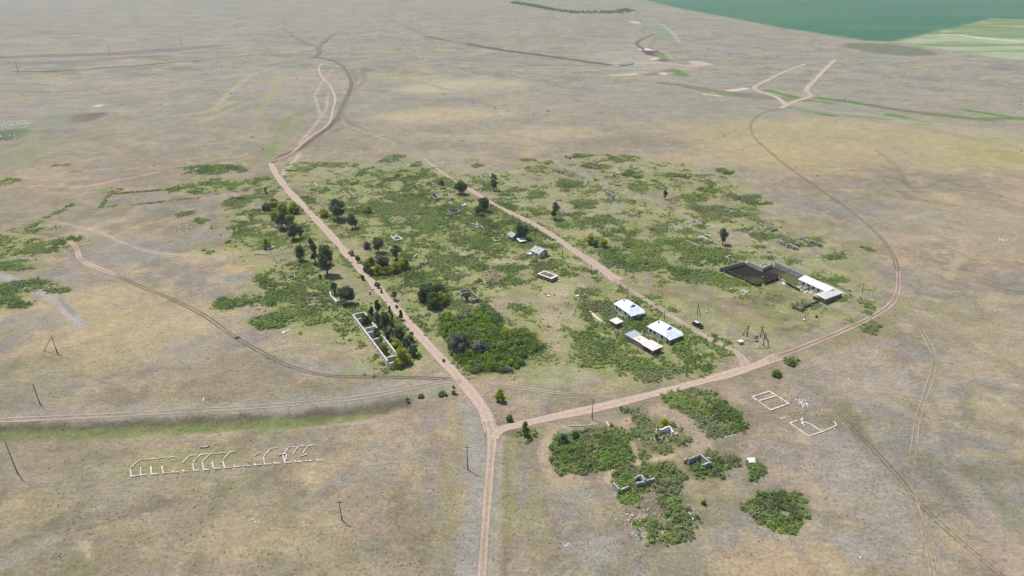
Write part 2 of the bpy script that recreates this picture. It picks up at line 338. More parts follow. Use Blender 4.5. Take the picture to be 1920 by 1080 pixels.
RD = [ # name, px points, width start/end, rut colour, middle colour, how bare the middle is (1 = all bare), alpha
 ('main_dirt_road', [(507,305),(520,330),(545,362),(577,395),(612,432),(650,475),(690,520),(725,560),(760,598),(795,638),(830,676),(857,705),(888,742),(910,775),(922,810)], 4.6, 4.4, PINK, PINK*.9, .9, 1),
 ('main_dirt_road', [(916,790),(922,815),(921,850),(915,920),(909,1000),(903,1090),(898,1200)], 3.2, 3.0, PINKL, BROWN, .55, 1),
 ('village_dirt_road', [(796,298),(845,335),(880,355),(930,385),(990,415),(1030,438),(1080,472),(1120,498),(1148,518)], 1.8, 6.0, PINK*.95, PINK*.85, .9, 1),
 ('village_dirt_road', [(1115,496),(1145,517),(1160,526)], 5.0, 7.6, PINK*.95, PINK*.9, 1, 1),
 ('village_dirt_road', [(1152,524),(1180,543),(1215,565),(1255,590),(1290,612),(1330,635),(1360,650),(1382,661)], 3.0, 3.2, PINKL*.98, OLV, .5, 1),
 ('village_dirt_road', [(1376,656),(1390,670),(1402,690)], 2.6, 7.0, PINK*.86, PINK*.8, 1, 1),
 ('curved_dirt_road', [(926,822),(938,806),(965,798),(1010,788),(1060,777),(1110,767),(1160,755),(1220,740),(1290,722),(1350,706),(1410,688),(1460,668)], 3.6, 4.6, PINK, PINK*.9, .9, 1),
 ('curved_dirt_road', [(1440,676),(1460,668),(1520,645),(1580,620),(1630,597),(1665,575),(1680,555),(1685,530),(1683,505)], 3.9, 3.2, PINK*1.02, BROWN*1.1, .45, 1),
 ('curved_dirt_road', [(1683,508),(1675,480),(1655,450),(1625,420),(1580,385),(1530,350),(1480,315),(1440,282),(1415,258),(1408,235),(1425,215),(1465,202)], 2.8, 3.2, BROWN*.97, OLV*1.3, .25, .85),
 ('west_dirt_road', [(866,716),(830,716),(790,724),(740,734),(660,747),(560,757),(400,768),(200,779),(0,788),(-300,800),(-700,815)], 3.6, 4.2, PINK*.97, GREYV*.8, .3, .95),
 ('west_dirt_track', [(862,712),(800,709),(720,707),(650,706),(600,702),(540,685),(480,655),(430,625),(380,590),(320,560),(270,540),(215,515)], 2.6, 2.6, BROWN*1.05, OLV*1.05, .4, .85),
 ('west_dirt_track', [(220,517),(190,505),(165,495),(150,485),(143,465),(130,452)], 3.2, 3.4, PINKL*.95, BROWN, .6, 1),
 ('west_dirt_track', [(134,455),(100,442),(40,436),(-80,428),(-400,410)], 2.8, 3, BROWN, OLV, .4, .6),
 ('cross_dirt_track', [(915,722),(945,724),(975,728),(1050,737),(1130,743),(1175,750)], 2.4, 2.0, PINKL*.92, BROWN, .4, .9),
 ('north_dirt_road', [(510,306),(528,292),(560,280),(585,262),(615,240),(632,222)], 3.8, 5.0, BROWN*.95, BROWN*.8, .8, 1),
 ('north_dirt_road', [(512,302),(548,286),(580,258),(608,240),(620,225),(624,205),(628,190),(627,178),(618,160),(603,143),(598,128),(606,119)], 1.8, 3.2, PINKL*.98, PINKL*.85, .7, 1),
 ('north_dirt_road', [(632,228),(636,210),(646,190),(657,165),(657,148),(642,124),(618,112),(588,107)], 5.0, 4.0, BROWN*.92, GREYV*.8, .55, .9),
 ('north_dirt_road', [(586,108),(600,97),(598,87),(625,65),(672,42),(720,20),(775,-3)], 8, 10, GREYV*.78, BROWN*.9, .7, 1),
 ('north_dirt_road', [(592,84),(578,82),(550,67),(520,45),(505,20),(494,-6)], 6, 9, GREYV*.82, BROWN*.9, .7, 1),
 ('east_dirt_road', [(1463,203),(1490,190),(1520,180),(1512,168),(1530,148),(1555,122),(1580,102),(1610,90)], 6, 8, PINKL*1.0, GREYV, .7, 1),
 ('east_dirt_road', [(1475,198),(1455,182),(1424,172),(1415,163),(1440,150),(1470,135),(1510,120)], 6, 6, PINKL*1.03, GREYV, .7, 1),
 ('east_grass_track', [(1694,548),(1712,590),(1730,625),(1750,665),(1748,700),(1735,740),(1720,790),(1712,850),(1708,905),(1712,925)], 2.9, 2.8, SAND*1.02, OLV*1.15, .25, .7),
 ('east_grass_track', [(1480,708),(1540,742),(1580,785),(1625,830),(1680,890),(1712,930),(1760,980),(1830,1040),(1890,1090),(2000,1180)], 2.8, 2.4, BROWN*1.12, OLV*1.1, .3, .55),
 ('east_grass_track', [(1708,918),(1718,960),(1735,1000),(1745,1040),(1752,1085),(1760,1150)], 3.2, 3.2, SAND, BROWN*1.1, .3, .65),
]
road_mat = bpy.data.materials.new('packed_pink_dirt'); road_mat.use_nodes = True
n = road_mat.node_tree; b = n.nodes['Principled BSDF']; b.inputs['Roughness'].default_value = .95; b.inputs['Specular IOR Level'].default_value = .1
a = n.nodes.new('ShaderNodeAttribute'); a.attribute_name = 'Col'
g_ = n.nodes.new('ShaderNodeNewGeometry'); t1 = n.nodes.new('ShaderNodeTexNoise'); t1.inputs['Scale'].default_value = .9; t1.inputs['Detail'].default_value = 6; t1.inputs['Roughness'].default_value = .65
n.links.new(g_.outputs['Position'], t1.inputs['Vector'])
mr = n.nodes.new('ShaderNodeMapRange'); mr.inputs[1].default_value = .3; mr.inputs[2].default_value = .7; mr.inputs[3].default_value = .76; mr.inputs[4].default_value = 1.16
n.links.new(t1.outputs[0], mr.inputs[0])
mm = n.nodes.new('ShaderNodeVectorMath'); mm.operation = 'SCALE'; n.links.new(a.outputs['Color'], mm.inputs[0]); n.links.new(mr.outputs[0], mm.inputs['Scale'])
n.links.new(mm.outputs[0], b.inputs['Base Color'])
ad = n.nodes.new('ShaderNodeMath'); ad.operation = 'ADD'; n.links.new(a.outputs['Alpha'], ad.inputs[0])
t2 = n.nodes.new('ShaderNodeTexNoise'); t2.inputs['Scale'].default_value = .5; t2.inputs['Detail'].default_value = 9; t2.inputs['Roughness'].default_value = .8
n.links.new(g_.outputs['Position'], t2.inputs['Vector'])
n.links.new(t2.outputs[0], ad.inputs[1])
mr2 = n.nodes.new('ShaderNodeMapRange'); mr2.inputs[1].default_value = .78; mr2.inputs[2].default_value = 1.06
n.links.new(ad.outputs[0], mr2.inputs[0])
tp = n.nodes.new('ShaderNodeBsdfTransparent'); mx = n.nodes.new('ShaderNodeMixShader')
n.links.new(mr2.outputs[0], mx.inputs[0]); n.links.new(tp.outputs[0], mx.inputs[1]); n.links.new(b.outputs[0], mx.inputs[2]); n.links.new(mx.outputs[0], n.nodes['Material Output'].inputs[0])
ROADPTS = []
for ri, (nm, pts, w0, w1, rc, mc, bare, al) in enumerate(RD):
    P = [at(*p) for p in pts]; far = P[0][1] > 900 or P[-1][1] > 900
    Q = catmull(P, 3.0 if far else 1.2); T = np.gradient(Q, axis=0); T /= np.linalg.norm(T, axis=1)[:, None] + 1e-9
    N_ = np.stack([-T[:, 1], T[:, 0]], 1); s = np.linspace(0, 1, len(Q)); wd = (w0 + (w1 - w0) * s) * .88
    wd = wd * (1 + (vnoise(np.cumsum(np.r_[0, np.linalg.norm(np.diff(Q, axis=0), axis=1)]), s * 0 + ri * 9, 11, 4) - .5) * .45)
    ROADPTS.append((Q, wd))
    M = 15; u = np.linspace(-1, 1, M); V = []; Cc = []
    S = np.cumsum(np.r_[0, np.linalg.norm(np.diff(Q, axis=0), axis=1)])
    for j, uu in enumerate(u):
        jit = (vnoise(S, S * 0 + j * 3 + ri * 50, 4.0, 5) - .5) * .5
        V.append(np.c_[Q + N_ * ((uu * 1.45 + jit * .3) * wd / 2)[:, None], np.full(len(Q), .05 + .012 * ri * .3)])
        au = abs(uu * 1.45); rut = math.exp(-((au - .55) / .24) ** 2)
        k = max(rut, bare)
        kk = np.clip(k + (vnoise(S, S * 0 + ri, 9, 6) - .5) * .5, 0, 1)[:, None]
        c = rc * kk + mc * (1 - kk); c = c * (1 + (.12 * rut * (1 if bare > .8 else 0) - .04))
        edge = sst(1.42, .5, au + 0 * s) * .95
        ends = np.minimum(sst(0, .03, s), 1) * np.minimum(sst(1, .97, s), 1) if nm.startswith(('east_g', 'west_dirt_t')) else 1
        wash = .55 + .45 * vnoise(S, S * 0 + ri * 7, 14, 8) if al < 1 else 1
        if bare < .5: edge = edge * (.25 + .75 * min(1, rut * 1.3))
        Cc.append(np.c_[c, edge * al * ends * wash + 0 * s])
    V = np.stack(V, 1); Cc = np.stack(Cc, 1); L = len(Q); idx = np.arange(L * M).reshape(L, M)
    F = np.stack([idx[:-1, :-1], idx[:-1, 1:], idx[1:, 1:], idx[1:, :-1]], -1).reshape(-1, 4)
    tag(link(nm, np_mesh(nm, V.reshape(-1, 3), F, Cc.reshape(-1, 4)), road_mat), kind='structure')
def road_dist(x, y, near=True):
    """distance to the edge of the nearest village road"""
    d = np.full(np.shape(x), 1e9)
    for Q, wd in ROADPTS:
        q = Q[::3]; ww = wd[::3]
        for i in range(0, len(q)):
            m = (np.abs(x - q[i, 0]) < 9) & (np.abs(y - q[i, 1]) < 9)
            if m.any(): d[m] = np.minimum(d[m], np.hypot(x[m] - q[i, 0], y[m] - q[i, 1]) - ww[i] / 2)
    return d

# ------------------------------------------------------------------ ground
def axis(lo, hi, step, far_lo, far_hi, gr, mid):
    a = list(np.arange(lo, hi, step)); s = step
    v = a[-1]
    while v < far_hi: s *= gr if v < mid else 1.06; v += s; a.append(v)
    v = a[0]; s = step; b_ = []
    while v > far_lo: s *= gr if (v > -mid and lo < 0) else 1.06; v -= s; b_.append(v)
    return np.array(b_[::-1] + a)
gx = axis(-225, 225, .75, -7000, 7000, 1.013, 1700); gy = axis(95, 470, .75, -1500, 9000, 1.009, 3200)
X, Y = np.meshgrid(gx, gy); X = X.ravel(); Y = Y.ravel()
wx = X + (fbm(X, Y, 25, 40) - .5) * 18; wy = Y + (fbm(X, Y, 25, 41) - .5) * 18
TAN = np.array(srgb(154, 136, 117)); GRY = np.array(srgb(136, 132, 121)); YEL = np.array(srgb(163, 147, 114)); PNK = np.array(srgb(142, 128, 111)); GRN = np.array(srgb(130, 125, 95)); LAV = np.array(srgb(141, 136, 128))
col = np.tile(TAN, (len(X), 1))
def blend(wgt, c, m=None):
    global col
    wgt = wgt[:, None]
    if m is None: col = col * (1 - wgt) + np.array(c) * wgt
    else: col[m] = col[m] * (1 - wgt) + np.array(c) * wgt
def fr(sc, sd, x=None, y=None, o=7):
    return (fbm(wx if x is None else x, wy if y is None else y, sc, sd, o, .68) - .5) * 1.9 + .5
blend(sst(.45, .68, fr(60, 50)) * .75, PNK)
blend(sst(.50, .70, fr(50, 51)) * .75, GRY)
blend(sst(.50, .70, fr(34, 52)) * .6, YEL)
blend(sst(.55, .72, fr(15, 53)) * .55, GRY * .90)
blend(sst(.52, .70, fr(8, 54)) * .5, YEL * 1.08)
blend(sst(.58, .74, fr(11, 60)) * .45, PNK * .86)
blend(sst(.55, .72, fr(40, 55)) * .45, GRN)
blend(sst(.62, .74, fr(13, 61)) * .5, GRN * .85)
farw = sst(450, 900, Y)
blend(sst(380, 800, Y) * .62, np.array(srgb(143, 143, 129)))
F_ = lambda sc, sd: fr(sc * .8, sd, X * .8, Y)
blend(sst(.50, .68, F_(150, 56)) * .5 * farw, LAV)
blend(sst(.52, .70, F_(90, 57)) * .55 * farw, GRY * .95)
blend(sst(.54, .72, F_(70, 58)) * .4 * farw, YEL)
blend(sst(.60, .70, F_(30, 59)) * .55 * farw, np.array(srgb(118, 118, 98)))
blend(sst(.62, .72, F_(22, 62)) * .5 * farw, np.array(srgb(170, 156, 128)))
def E(cx, cy, rx, ry, c, a=.7, soft=.8, rough=.6, seed=1):
    x0, x1, y0, y1 = bbox('e', (cx, cy, rx, ry)); m = (X > x0) & (X < x1) & (Y > y0) & (Y < y1)
    if m.any(): blend(e_w(X[m], Y[m], cx, cy, rx, ry, soft, rough, seed) * a, c, m)
def L(pts, wd, c, a=.7, soft=.5, rough=.5, seed=2):
    x0, x1, y0, y1 = bbox('l', pts); m = (X > x0 - wd) & (X < x1 + wd) & (Y > y0 - wd) & (Y < y1 + wd)
    if m.any(): blend(l_w(X[m], Y[m], pts, wd, soft, rough, seed) * a, c, m)
def Pg(pts, c, a=.8, softm=3, rough=5, seed=3):
    x0, x1, y0, y1 = bbox('p', pts); m = (X > x0) & (X < x1) & (Y > y0) & (Y < y1)
    if m.any(): blend(p_w(X[m], Y[m], pts, softm, rough, seed) * a, c, m)
S = lambda *c: np.array(srgb(*c))
# broad tints
Pg([(1290,235),(1500,215),(1920,240),(1980,330),(1700,330),(1450,310),(1330,280)], S(168,154,112), .6, 25, 40)
E(1620,300,120,14,S(160,142,118),.5); E(1800,420,160,40,S(160,148,120),.5); E(1560,230,150,16,S(164,152,118),.4)
E(1880,290,120,30,S(166,154,110),.5); E(1460,280,90,30,S(168,152,112),.5); E(1850,620,120,60,S(166,152,122),.4); E(1600,700,110,50,S(158,146,126),.5)
E(850,160,110,16,S(178,164,134),.7); E(820,215,130,16,S(176,160,126),.7); E(1000,250,160,14,S(172,158,124),.5)
E(120,590,160,60,S(176,156,118),.5); E(300,620,150,60,S(176,158,120),.55); E(360,660,60,24,S(150,144,132),.5); E(60,600,60,20,S(140,138,128),.6); E(20,700-55,34,14,S(138,130,120),.7)
E(250,470,110,22,S(140,138,128),.6); E(400,480,80,14,S(178,158,118),.6); E(470,600-100,60,14,S(184,162,118),.6); E(390,440,50,10,S(145,138,127),.6)
E(640,690,80,14,S(142,138,128),.7); E(560,640,60,30,S(166,152,122),.6); E(450,530-10,30,8,S(138,138,134),.5)
E(1450,620,60,14,S(124,106,92),.45); E(1540,860,70,30,S(145,138,127),.6); E(1640,930-10,90,70,S(152,143,130),.6,.5); E(1650,1030,80,40,S(148,141,130),.5); E(1450,1050,120,40,S(176,150,114),.5)
E(1080,930,60,22,S(148,141,128),.6); E(1110,1030,50,30,S(152,146,136),.5); E(1000,960,18,90,S(140,134,96),.55); E(1060,900,40,20,S(178,158,124),.5)
E(840,930,22,110,S(138,132,96),.6,.8,.8); E(870,800,24,60,S(150,140,104),.5); E(810,780,30,22,S(138,128,122),.6); E(700,850,60,18,S(150,140,128),.5)
E(200,900,160,40,S(152,143,124),.4); E(350,860,110,26,S(150,144,102),.5); E(60,950,60,30,S(170,154,118),.4); E(500,1000,160,50,S(168,150,118),.4); E(230,790,420,8,S(166,148,128),.5)
E(1010,610,60,30,S(168,152,122),.7); E(1060,700,70,22,S(152,146,132),.7); E(1050,540,40,22,S(176,158,130),.8); E(1040,620,28,30,S(170,152,126),.8); E(1010,540,30,12,S(166,156,118),.6)
E(1450,560,70,30,S(112,116,70),.75,.6); E(1440,600,60,14,S(128,118,80),.6); E(1455,600,30,7,S(92,72,60),.5); E(1490,612,46,10,S(104,84,74),.65); E(1385,565,50,7,S(110,88,72),.45)
E(1400,600,50,22,S(160,140,110),.5); E(1330,590,30,10,S(146,144,132),.6); E(1320,690,24,10,S(120,98,86),.5); E(1400,640,14,4,S(120,92,74),.6)
E(1180,110,90,22,S(168,162,142),.4); E(1130,385,70,20,S(152,148,132),.5); E(1200,330,60,14,S(160,146,124),.4); E(1280,425,40,12,S(150,148,136),.6)
E(1330,300,110,14,S(176,156,120),.4); E(1180,265,110,10,S(128,116,92),.35); E(820,300,80,20,S(154,146,132),.5); E(640,300,70,16,S(160,148,124),.4); E(700,315,70,8,S(140,138,132),.5)
E(920,330,50,14,S(150,146,136),.5); E(1240,540,30,8,S(138,110,96),.4)
# weeds' own soil and low green grass around them
m = (Y > 180) & (Y < 640) & (np.abs(X) < 330)
W = weed_w(X[m], Y[m]); soft = np.zeros(m.sum())
blend(sst(.03, .6, W) * .8 * sst(.30, .55, fbm(X[m], Y[m], 5, 74, 4, .7)+.12), S(126,134,76), m)
blend(sst(.1, .6, W) * .6 * sst(.50, .62, fbm(X[m], Y[m], 7, 75, 5, .7)), S(152,152,98), m)
gn = fbm(X[m], Y[m], 9, 77, 5, .7)
vill = p_w(X[m], Y[m], [(520,320),(760,292),(900,320),(1100,290),(1350,310),(1480,400),(1640,470),(1640,590),(1400,680),(1200,730),(900,720),(740,690),(620,650),(440,600),(420,420)], 10, 16)
blend(vill * (.06 + .6 * sst(.44, .6, gn)) * (1 - W * .5), S(138,140,90), m); blend(vill * sst(.55, .66, fbm(X[m], Y[m], 6, 78)) * .5 * (1 - W), S(162,156,112), m)
for k in range(len(ISL)):
    x0, x1, y0, y1 = bbox('p', ISL[k][1]); mk = (X > x0) & (X < x1) & (Y > y0) & (Y < y1)
    blend(isl_w(X[mk], Y[mk], k) * .75, S(92,98,62), mk)
E(1471,962,11,8,S(132,136,108),.8); E(1190,960,22,30,S(140,122,108),.55); E(1205,985,8,30,S(186,160,140),.6,.5,.6); E(1220,950,40,26,S(110,96,82),.45)
for pts, wd, c, a in [([(-20,1042),(60,1005),(140,975),(230,958),(330,935)],3,S(120,114,100),.5),([(150,990),(190,984),(250,962),(310,948)],1.6,S(110,102,88),.6),([(-20,1065),(60,1030),(100,1012)],4,S(150,146,130),.5),
    ([(440,850),(340,862),(260,880),(230,880)],5,S(140,136,96),.5),([(150,1000),(165,1030),(172,1060)],1,S(178,162,132),.5),([(130,1055),(160,1080)],5,S(132,128,88),.5),([(240,1010),(200,1030),(160,1075)],4,S(136,130,92),.5),
    ([(250,815),(420,808),(560,803),(700,790)],1.6,S(172,156,136),.5),([(0,828),(200,816),(420,806)],2,S(136,124,104),.4),([(700,900),(640,960),(560,1040),(500,1090)],3,S(150,142,112),.3),
    ([(300,905),(420,885),(600,860),(760,815)],2.4,S(142,134,114),.35),([(660,640),(600,652),(560,656)],4,S(132,126,112),.4),([(0,740),(160,742),(330,742),(470,736)],2.4,S(132,130,98),.4),
    ([(790,540),(770,560),(800,600),(845,650)],2.4,S(150,150,104),.4),([(1640,550),(1760,600),(1900,690)],2.2,S(168,154,124),.35),([(1745,745),(1765,790),(1775,850)],2.2,S(126,120,100),.4),
    ([(1800,900),(1840,950),(1880,1000),(1900,1080)],7,S(172,154,134),.35),([(1850,880),(1880,940),(1910,990)],4,S(126,126,92),.4),([(1560,460),(1660,420),(1740,400)],3,S(166,152,124),.3),([(1730,470),(1790,520),(1850,560)],3,S(130,122,104),.35),
    ([(930,330),(990,380),(1080,440)],2,S(150,142,118),.4),([(1180,535),(1230,545),(1290,560),(1350,580)],4,S(122,98,82),.35),([(1000,488),(1080,492),(1120,505)],2,S(176,160,132),.5),([(855,470),(900,488),(1000,495)],3,S(178,160,132),.5),
    ([(1080,560),(1105,590),(1140,640),(1180,700)],1.6,S(164,152,118),.5),([(1170,600),(1230,640),(1290,690)],2,S(158,150,112),.5),([(590,300),(700,292),(800,300)],2.5,S(140,130,116),.4)]:
    L(pts, wd, c, a, .5, .8)
for k_ in range(46):
    px_ = float(rng.uniform(0, 1920)); py_ = float(rng.uniform(430, 1075)); c_ = [S(128,124,112), S(172,156,126), S(136,132,96), S(120,110,98)][k_ % 4]
    E(px_, py_, float(rng.uniform(8, 40)), float(rng.uniform(4, 14)), c_, .35, 1.0, 1.0, 5 + k_ % 9)
# village soil under the weeds
L([(1000,296),(1030,298),(1090,325),(1160,357),(1205,367),(1260,395),(1330,425),(1400,455),(1470,490),(1530,518),(1600,548)], 4.2, S(150,145,132), .6, .6, .7)
L([(1240,388),(1330,428),(1400,457),(1470,492),(1530,520)], 1.6, S(124,116,102), .4)
L([(-60,500),(20,522),(70,542),(110,565),(140,595),(150,610)], 5, S(160,155,145), .85, .5, .5); L([(110,558),(140,592)], 2, S(120,110,98), .5)
L([(100,415),(180,432),(230,455),(270,469),(300,475),(400,482),(500,480)], 2.2, S(186,162,146), .5); L([(430,482),(530,478),(580,470)], 3, S(120,114,106), .5)
L([(-100,385),(0,372),(120,352),(250,328),(350,313),(480,291)], 5, S(136,122,110), .55); L([(-50,358),(60,348),(160,350),(300,322)], 4, S(190,164,146), .35)
L([(540,300),(548,290),(562,275)], 2, S(186,166,150), .5); L([(527,335),(535,318),(546,308),(556,296),(562,285)], 3, S(190,170,154), .6)
# verges of the west road, rough grass bank with painted slope shade, bright ditch
L([(830,722),(740,739),(660,753),(560,763),(400,775),(200,786),(0,796),(-300,806)], 13, S(148,143,128), .7, .5, .5)
L([(760,752),(660,772),(560,782),(400,791),(200,800),(0,808),(-300,820)], 6.0, S(92,88,66), .85, .7, .8)
L([(690,778),(600,788),(500,794),(420,800),(350,803)], 5, S(116,130,70), .68, .9, 1.1); L([(330,806),(150,812),(0,818)], 6, S(116,122,76), .75)
L([(860,690),(800,640),(740,570)], 9, S(140,138,96), .5)
L([(941,820),(940,900),(938,1000),(934,1090)], 1.6, S(182,160,136), .7); L([(928,830),(925,900),(921,1000),(916,1090)], 5, S(148,142,127), .75, .4, .3); L([(949,830),(948,900),(946,1000),(943,1090)], 2.2, S(116,104,80), .55)
L([(880,760),(890,800),(898,870),(893,940),(880,1080)], 6, S(148,146,138), .6); L([(1010,808),(960,830),(955,900),(952,1000)], 4, S(136,136,90), .5)
L([(980,800),(1120,772),(1300,730),(1420,698),(1560,640),(1650,600)], 9, S(134,124,96), .45)
L([(1030,890),(1018,850),(1040,800),(1080,795)], 3, S(180,160,128), .5); L([(1142,905),(1140,890),(1180,870),(1230,862),(1262,855)], 2, S(186,164,130), .7)
L([(1190,780),(1160,800),(1195,850),(1240,862)], 2, S(182,162,130), .6); L([(1240,770),(1300,800),(1320,850)], 6, S(168,148,124), .6)
L([(1700,560),(1690,580),(1650,612),(1560,650)], 6, S(130,124,88), .5); L([(1700,575),(1800,592),(1920,620),(2100,650)], 3, S(132,130,88), .5)
L([(1500,700),(1560,752),(1600,800),(1640,850),(1700,910)], 5, S(128,120,96), .45); L([(1580,760),(1600,790),(1620,820)], 5, S(104,106,76), .5)
L([(1640,280),(1680,310),(1705,350)], 3, S(116,116,80), .4); L([(1650,325),(1690,340),(1710,355)], 3, S(110,116,72), .5); L([(1715,352),(1740,350),(1775,335)], 3, S(110,116,72), .5)
L([(1600,520),(1700,530),(1830,470)], 5, S(150,142,116), .3); L([(1780,520),(1800,480),(1810,440)], 4, S(176,160,128), .4)
# pen of the cattle yard
Pg([(1352,503),(1400,491),(1431,505),(1455,500),(1470,512),(1462,522),(1435,531),(1418,533)], S(44,37,34), .97, .6, 1.0)
Pg([(1452,497),(1508,520),(1512,545),(1475,530),(1458,520)], S(80,92,52), .9, 1, 2); E(1458,507,20,6,S(74,60,52),.8)
E(1492,518,12,5,S(84,74,64),.7); E(1415,525,14,5,S(88,94,58),.6); E(1455,560,20,8,S(96,78,58),.5)
# far plain
for pts, wd, c, a in [
 ([(-100,112),(40,106),(120,104),(220,100),(330,93),(400,86)], 40, S(118,104,104), .6), ([(-60,122),(60,118),(160,116),(240,108),(300,105)], 26, S(124,112,110), .6),
 ([(25,134),(90,134),(120,133),(205,126),(270,122),(330,116),(370,114)], 6, S(66,68,62), .95), ([(360,114),(430,107),(490,102),(580,102)], 5, S(88,92,74), .7),
 ([(370,118),(420,112),(500,106),(560,103)], 18, S(128,136,100), .5), ([(600,103),(720,101),(860,95)], 14, S(142,144,104), .5), ([(620,110),(700,108),(780,107)], 6, S(118,100,96), .6),
 ([(800,68),(870,80),(940,93),(1020,104),(1090,114),(1140,121)], 16, S(102,84,80), .75), ([(880,84),(960,97),(1040,107)], 8, S(88,62,62), .5),
 ([(960,124),(1060,122),(1140,124),(1200,126)], 7, S(104,108,84), .6), ([(640,50),(760,50),(800,66),(820,72)], 14, S(120,124,110), .5), ([(800,62),(870,80)], 22, S(138,146,108), .5),
 ([(960,145),(1050,142),(1140,148),(1240,155)], 16, S(134,132,104), .4),
 ([(675,127),(720,135),(790,155),(840,168),(880,172)], 9, S(150,144,104), .5), ([(678,128),(700,132)], 6, S(90,86,78), .6), ([(880,172),(905,190),(930,215),(940,235),(920,250)], 9, S(146,136,108), .4),
 ([(700,245),(780,246),(860,250),(910,250)], 4, S(120,128,88), .5), ([(560,175),(620,170),(650,168)], 4, S(110,126,80), .7),
 ([(400,205),(440,165),(470,140),(530,120)], 6, S(176,168,118), .4), ([(480,220),(520,160),(530,135)], 7, S(150,150,104), .5), ([(500,290),(540,250),(560,215),(590,200)], 12, S(130,138,92), .4),
 ([(270,222),(340,215),(400,208),(440,190)], 5, S(170,162,116), .4), ([(0,170),(50,170),(95,171)], 6, S(122,140,90), .8), ([(100,175),(200,172),(330,158),(440,140)], 6, S(160,160,120), .4),
 ([(640,235),(680,262),(720,275),(780,292)], 7, S(150,138,116), .45), ([(645,232),(690,250),(740,268)], 3, S(176,168,130), .4),
 ([(1200,20),(1190,30),(1210,50),(1205,60),(1230,65),(1225,80),(1210,95)], 9, S(128,134,100), .7), ([(1225,65),(1200,75),(1193,82),(1205,92)], 6, S(98,92,84), .8),
 ([(1220,60),(1240,55),(1245,65),(1230,75)], 12, S(112,144,92), .7), ([(1240,112),(1300,113),(1330,117)], 14, S(100,110,78), .6), ([(1150,118),(1230,117),(1290,123),(1325,120)], 16, S(188,160,144), .6),
 ([(1150,141),(1180,140),(1190,138)], 9, S(200,176,160), .8), ([(1215,140),(1240,135),(1265,130)], 14, S(128,106,100), .7), ([(1240,155),(1290,162),(1340,170),(1400,178)], 14, S(112,100,88), .6),
 ([(1295,165),(1325,172)], 9, S(104,132,72), .8), ([(1350,176),(1400,182)], 9, S(96,130,66), .8), ([(1320,176),(1350,180)], 5, S(206,186,176), .8), ([(1370,170),(1395,166)], 9, S(206,192,180), .8),
 ([(1400,178),(1450,184),(1500,186)], 26, S(112,112,92), .5), ([(1440,170),(1475,178),(1500,185)], 11, S(92,124,60), .9), ([(1515,188),(1545,191),(1555,194)], 9, S(96,130,60), .85), ([(1535,184),(1590,190),(1640,199)], 11, S(90,120,62), .9),
 ([(1640,199),(1700,208),(1800,220),(1850,225)], 13, S(112,110,82), .8), ([(1760,215),(1830,222),(1920,223),(2000,222)], 10, S(100,124,66), .9), ([(1815,207),(1860,214),(1900,221),(1960,226)], 9, S(94,128,58), .9),
 ([(1485,202),(1530,210),(1560,216)], 11, S(94,124,64), .9), ([(1595,218),(1640,220),(1665,224)], 9, S(96,124,66), .85), ([(1672,216),(1700,222),(1732,229)], 11, S(92,132,54), .9), ([(1715,232),(1760,236)], 6, S(104,124,72), .7),
 ([(1500,205),(1600,212),(1700,226),(1800,240),(1960,260)], 20, S(150,152,130), .5),
 ([(1550,160),(1700,180),(1800,195)], 5, S(138,140,112), .4), ([(960,75),(1020,75),(1060,80)], 22, S(140,140,104), .5), ([(1240,45),(1260,60),(1275,80)], 7, S(176,170,158), .5),
 ([(880,10),(980,20),(1060,14)], 34, S(140,136,132), .4), ([(380,2),(460,8),(600,6),(750,8)], 30, S(126,132,126), .6), ([(330,0),(400,6)], 14, S(96,110,96), .5),
 ([(650,180),(668,150),(660,130),(690,127)], 4, S(128,112,98), .6), ([(600,215),(590,180),(606,150),(625,130)], 3, S(184,168,150), .5), ([(690,245),(660,235),(640,215),(652,180),(685,150),(680,128)], 5, S(126,114,100), .5),
 ([(560,270),(590,235),(612,205),(615,175)], 3, S(180,164,148), .5), ([(640,240),(600,262),(560,282),(530,300)], 6, S(134,118,104), .6), ([(505,300),(515,260),(540,220),(590,205)], 6, S(122,130,88), .5),
 ([(380,230),(470,190),(560,180)], 6, S(166,154,118), .4), ([(300,250),(420,222),(520,215)], 5, S(132,124,104), .4), ([(620,300),(680,290),(760,300),(800,320)], 3, S(130,118,104), .5),
 ([(150,330),(300,300),(440,270),(520,262)], 4, S(140,128,112), .4), ([(0,265),(140,250),(280,240),(400,235)], 8, S(134,132,108), .4), ([(1130,235),(1250,262),(1330,285)], 5, S(146,132,110), .4), ([(1420,270),(1330,300),(1280,330)], 3, S(150,136,112), .4),
 ([(1100,160),(1250,180),(1400,205)], 6, S(138,130,110), .35), ([(1540,210),(1700,235),(1900,275)], 12, S(138,134,116), .4), ([(700,200),(860,188),(960,175),(1060,160)], 7, S(138,130,108), .35),
 ([(250,2),(60,12),(-60,18)], 14, S(138,136,126), .5), ([(1080,295),(1000,262),(950,250)], 8, S(150,140,112), .3), ([(1280,80),(1380,95)], 40, S(150,148,142), .4)]:
    L(pts, wd, c, min(1, a * 1.15), .5, .5)
E(160,220,28,9,S(112,78,82),.85,.5); E(1220,97,17,9,S(96,72,70),.95,.3,.5); E(1216,92,9,3,S(210,204,196),.9,.3); E(1240,104,8,6,S(100,136,72),.9); E(1275,138,13,6,S(84,124,56),.9); E(1190,42,9,3,S(200,196,186),.6)
E(1200,92,3,2,S(220,216,210),.9); E(1228,110,9,2,S(212,200,184),.8); E(1243,138,8,3,S(212,196,186),.8); E(1310,118,18,5,S(206,182,168),.6); E(1243,112,12,3,S(92,76,74),.7)
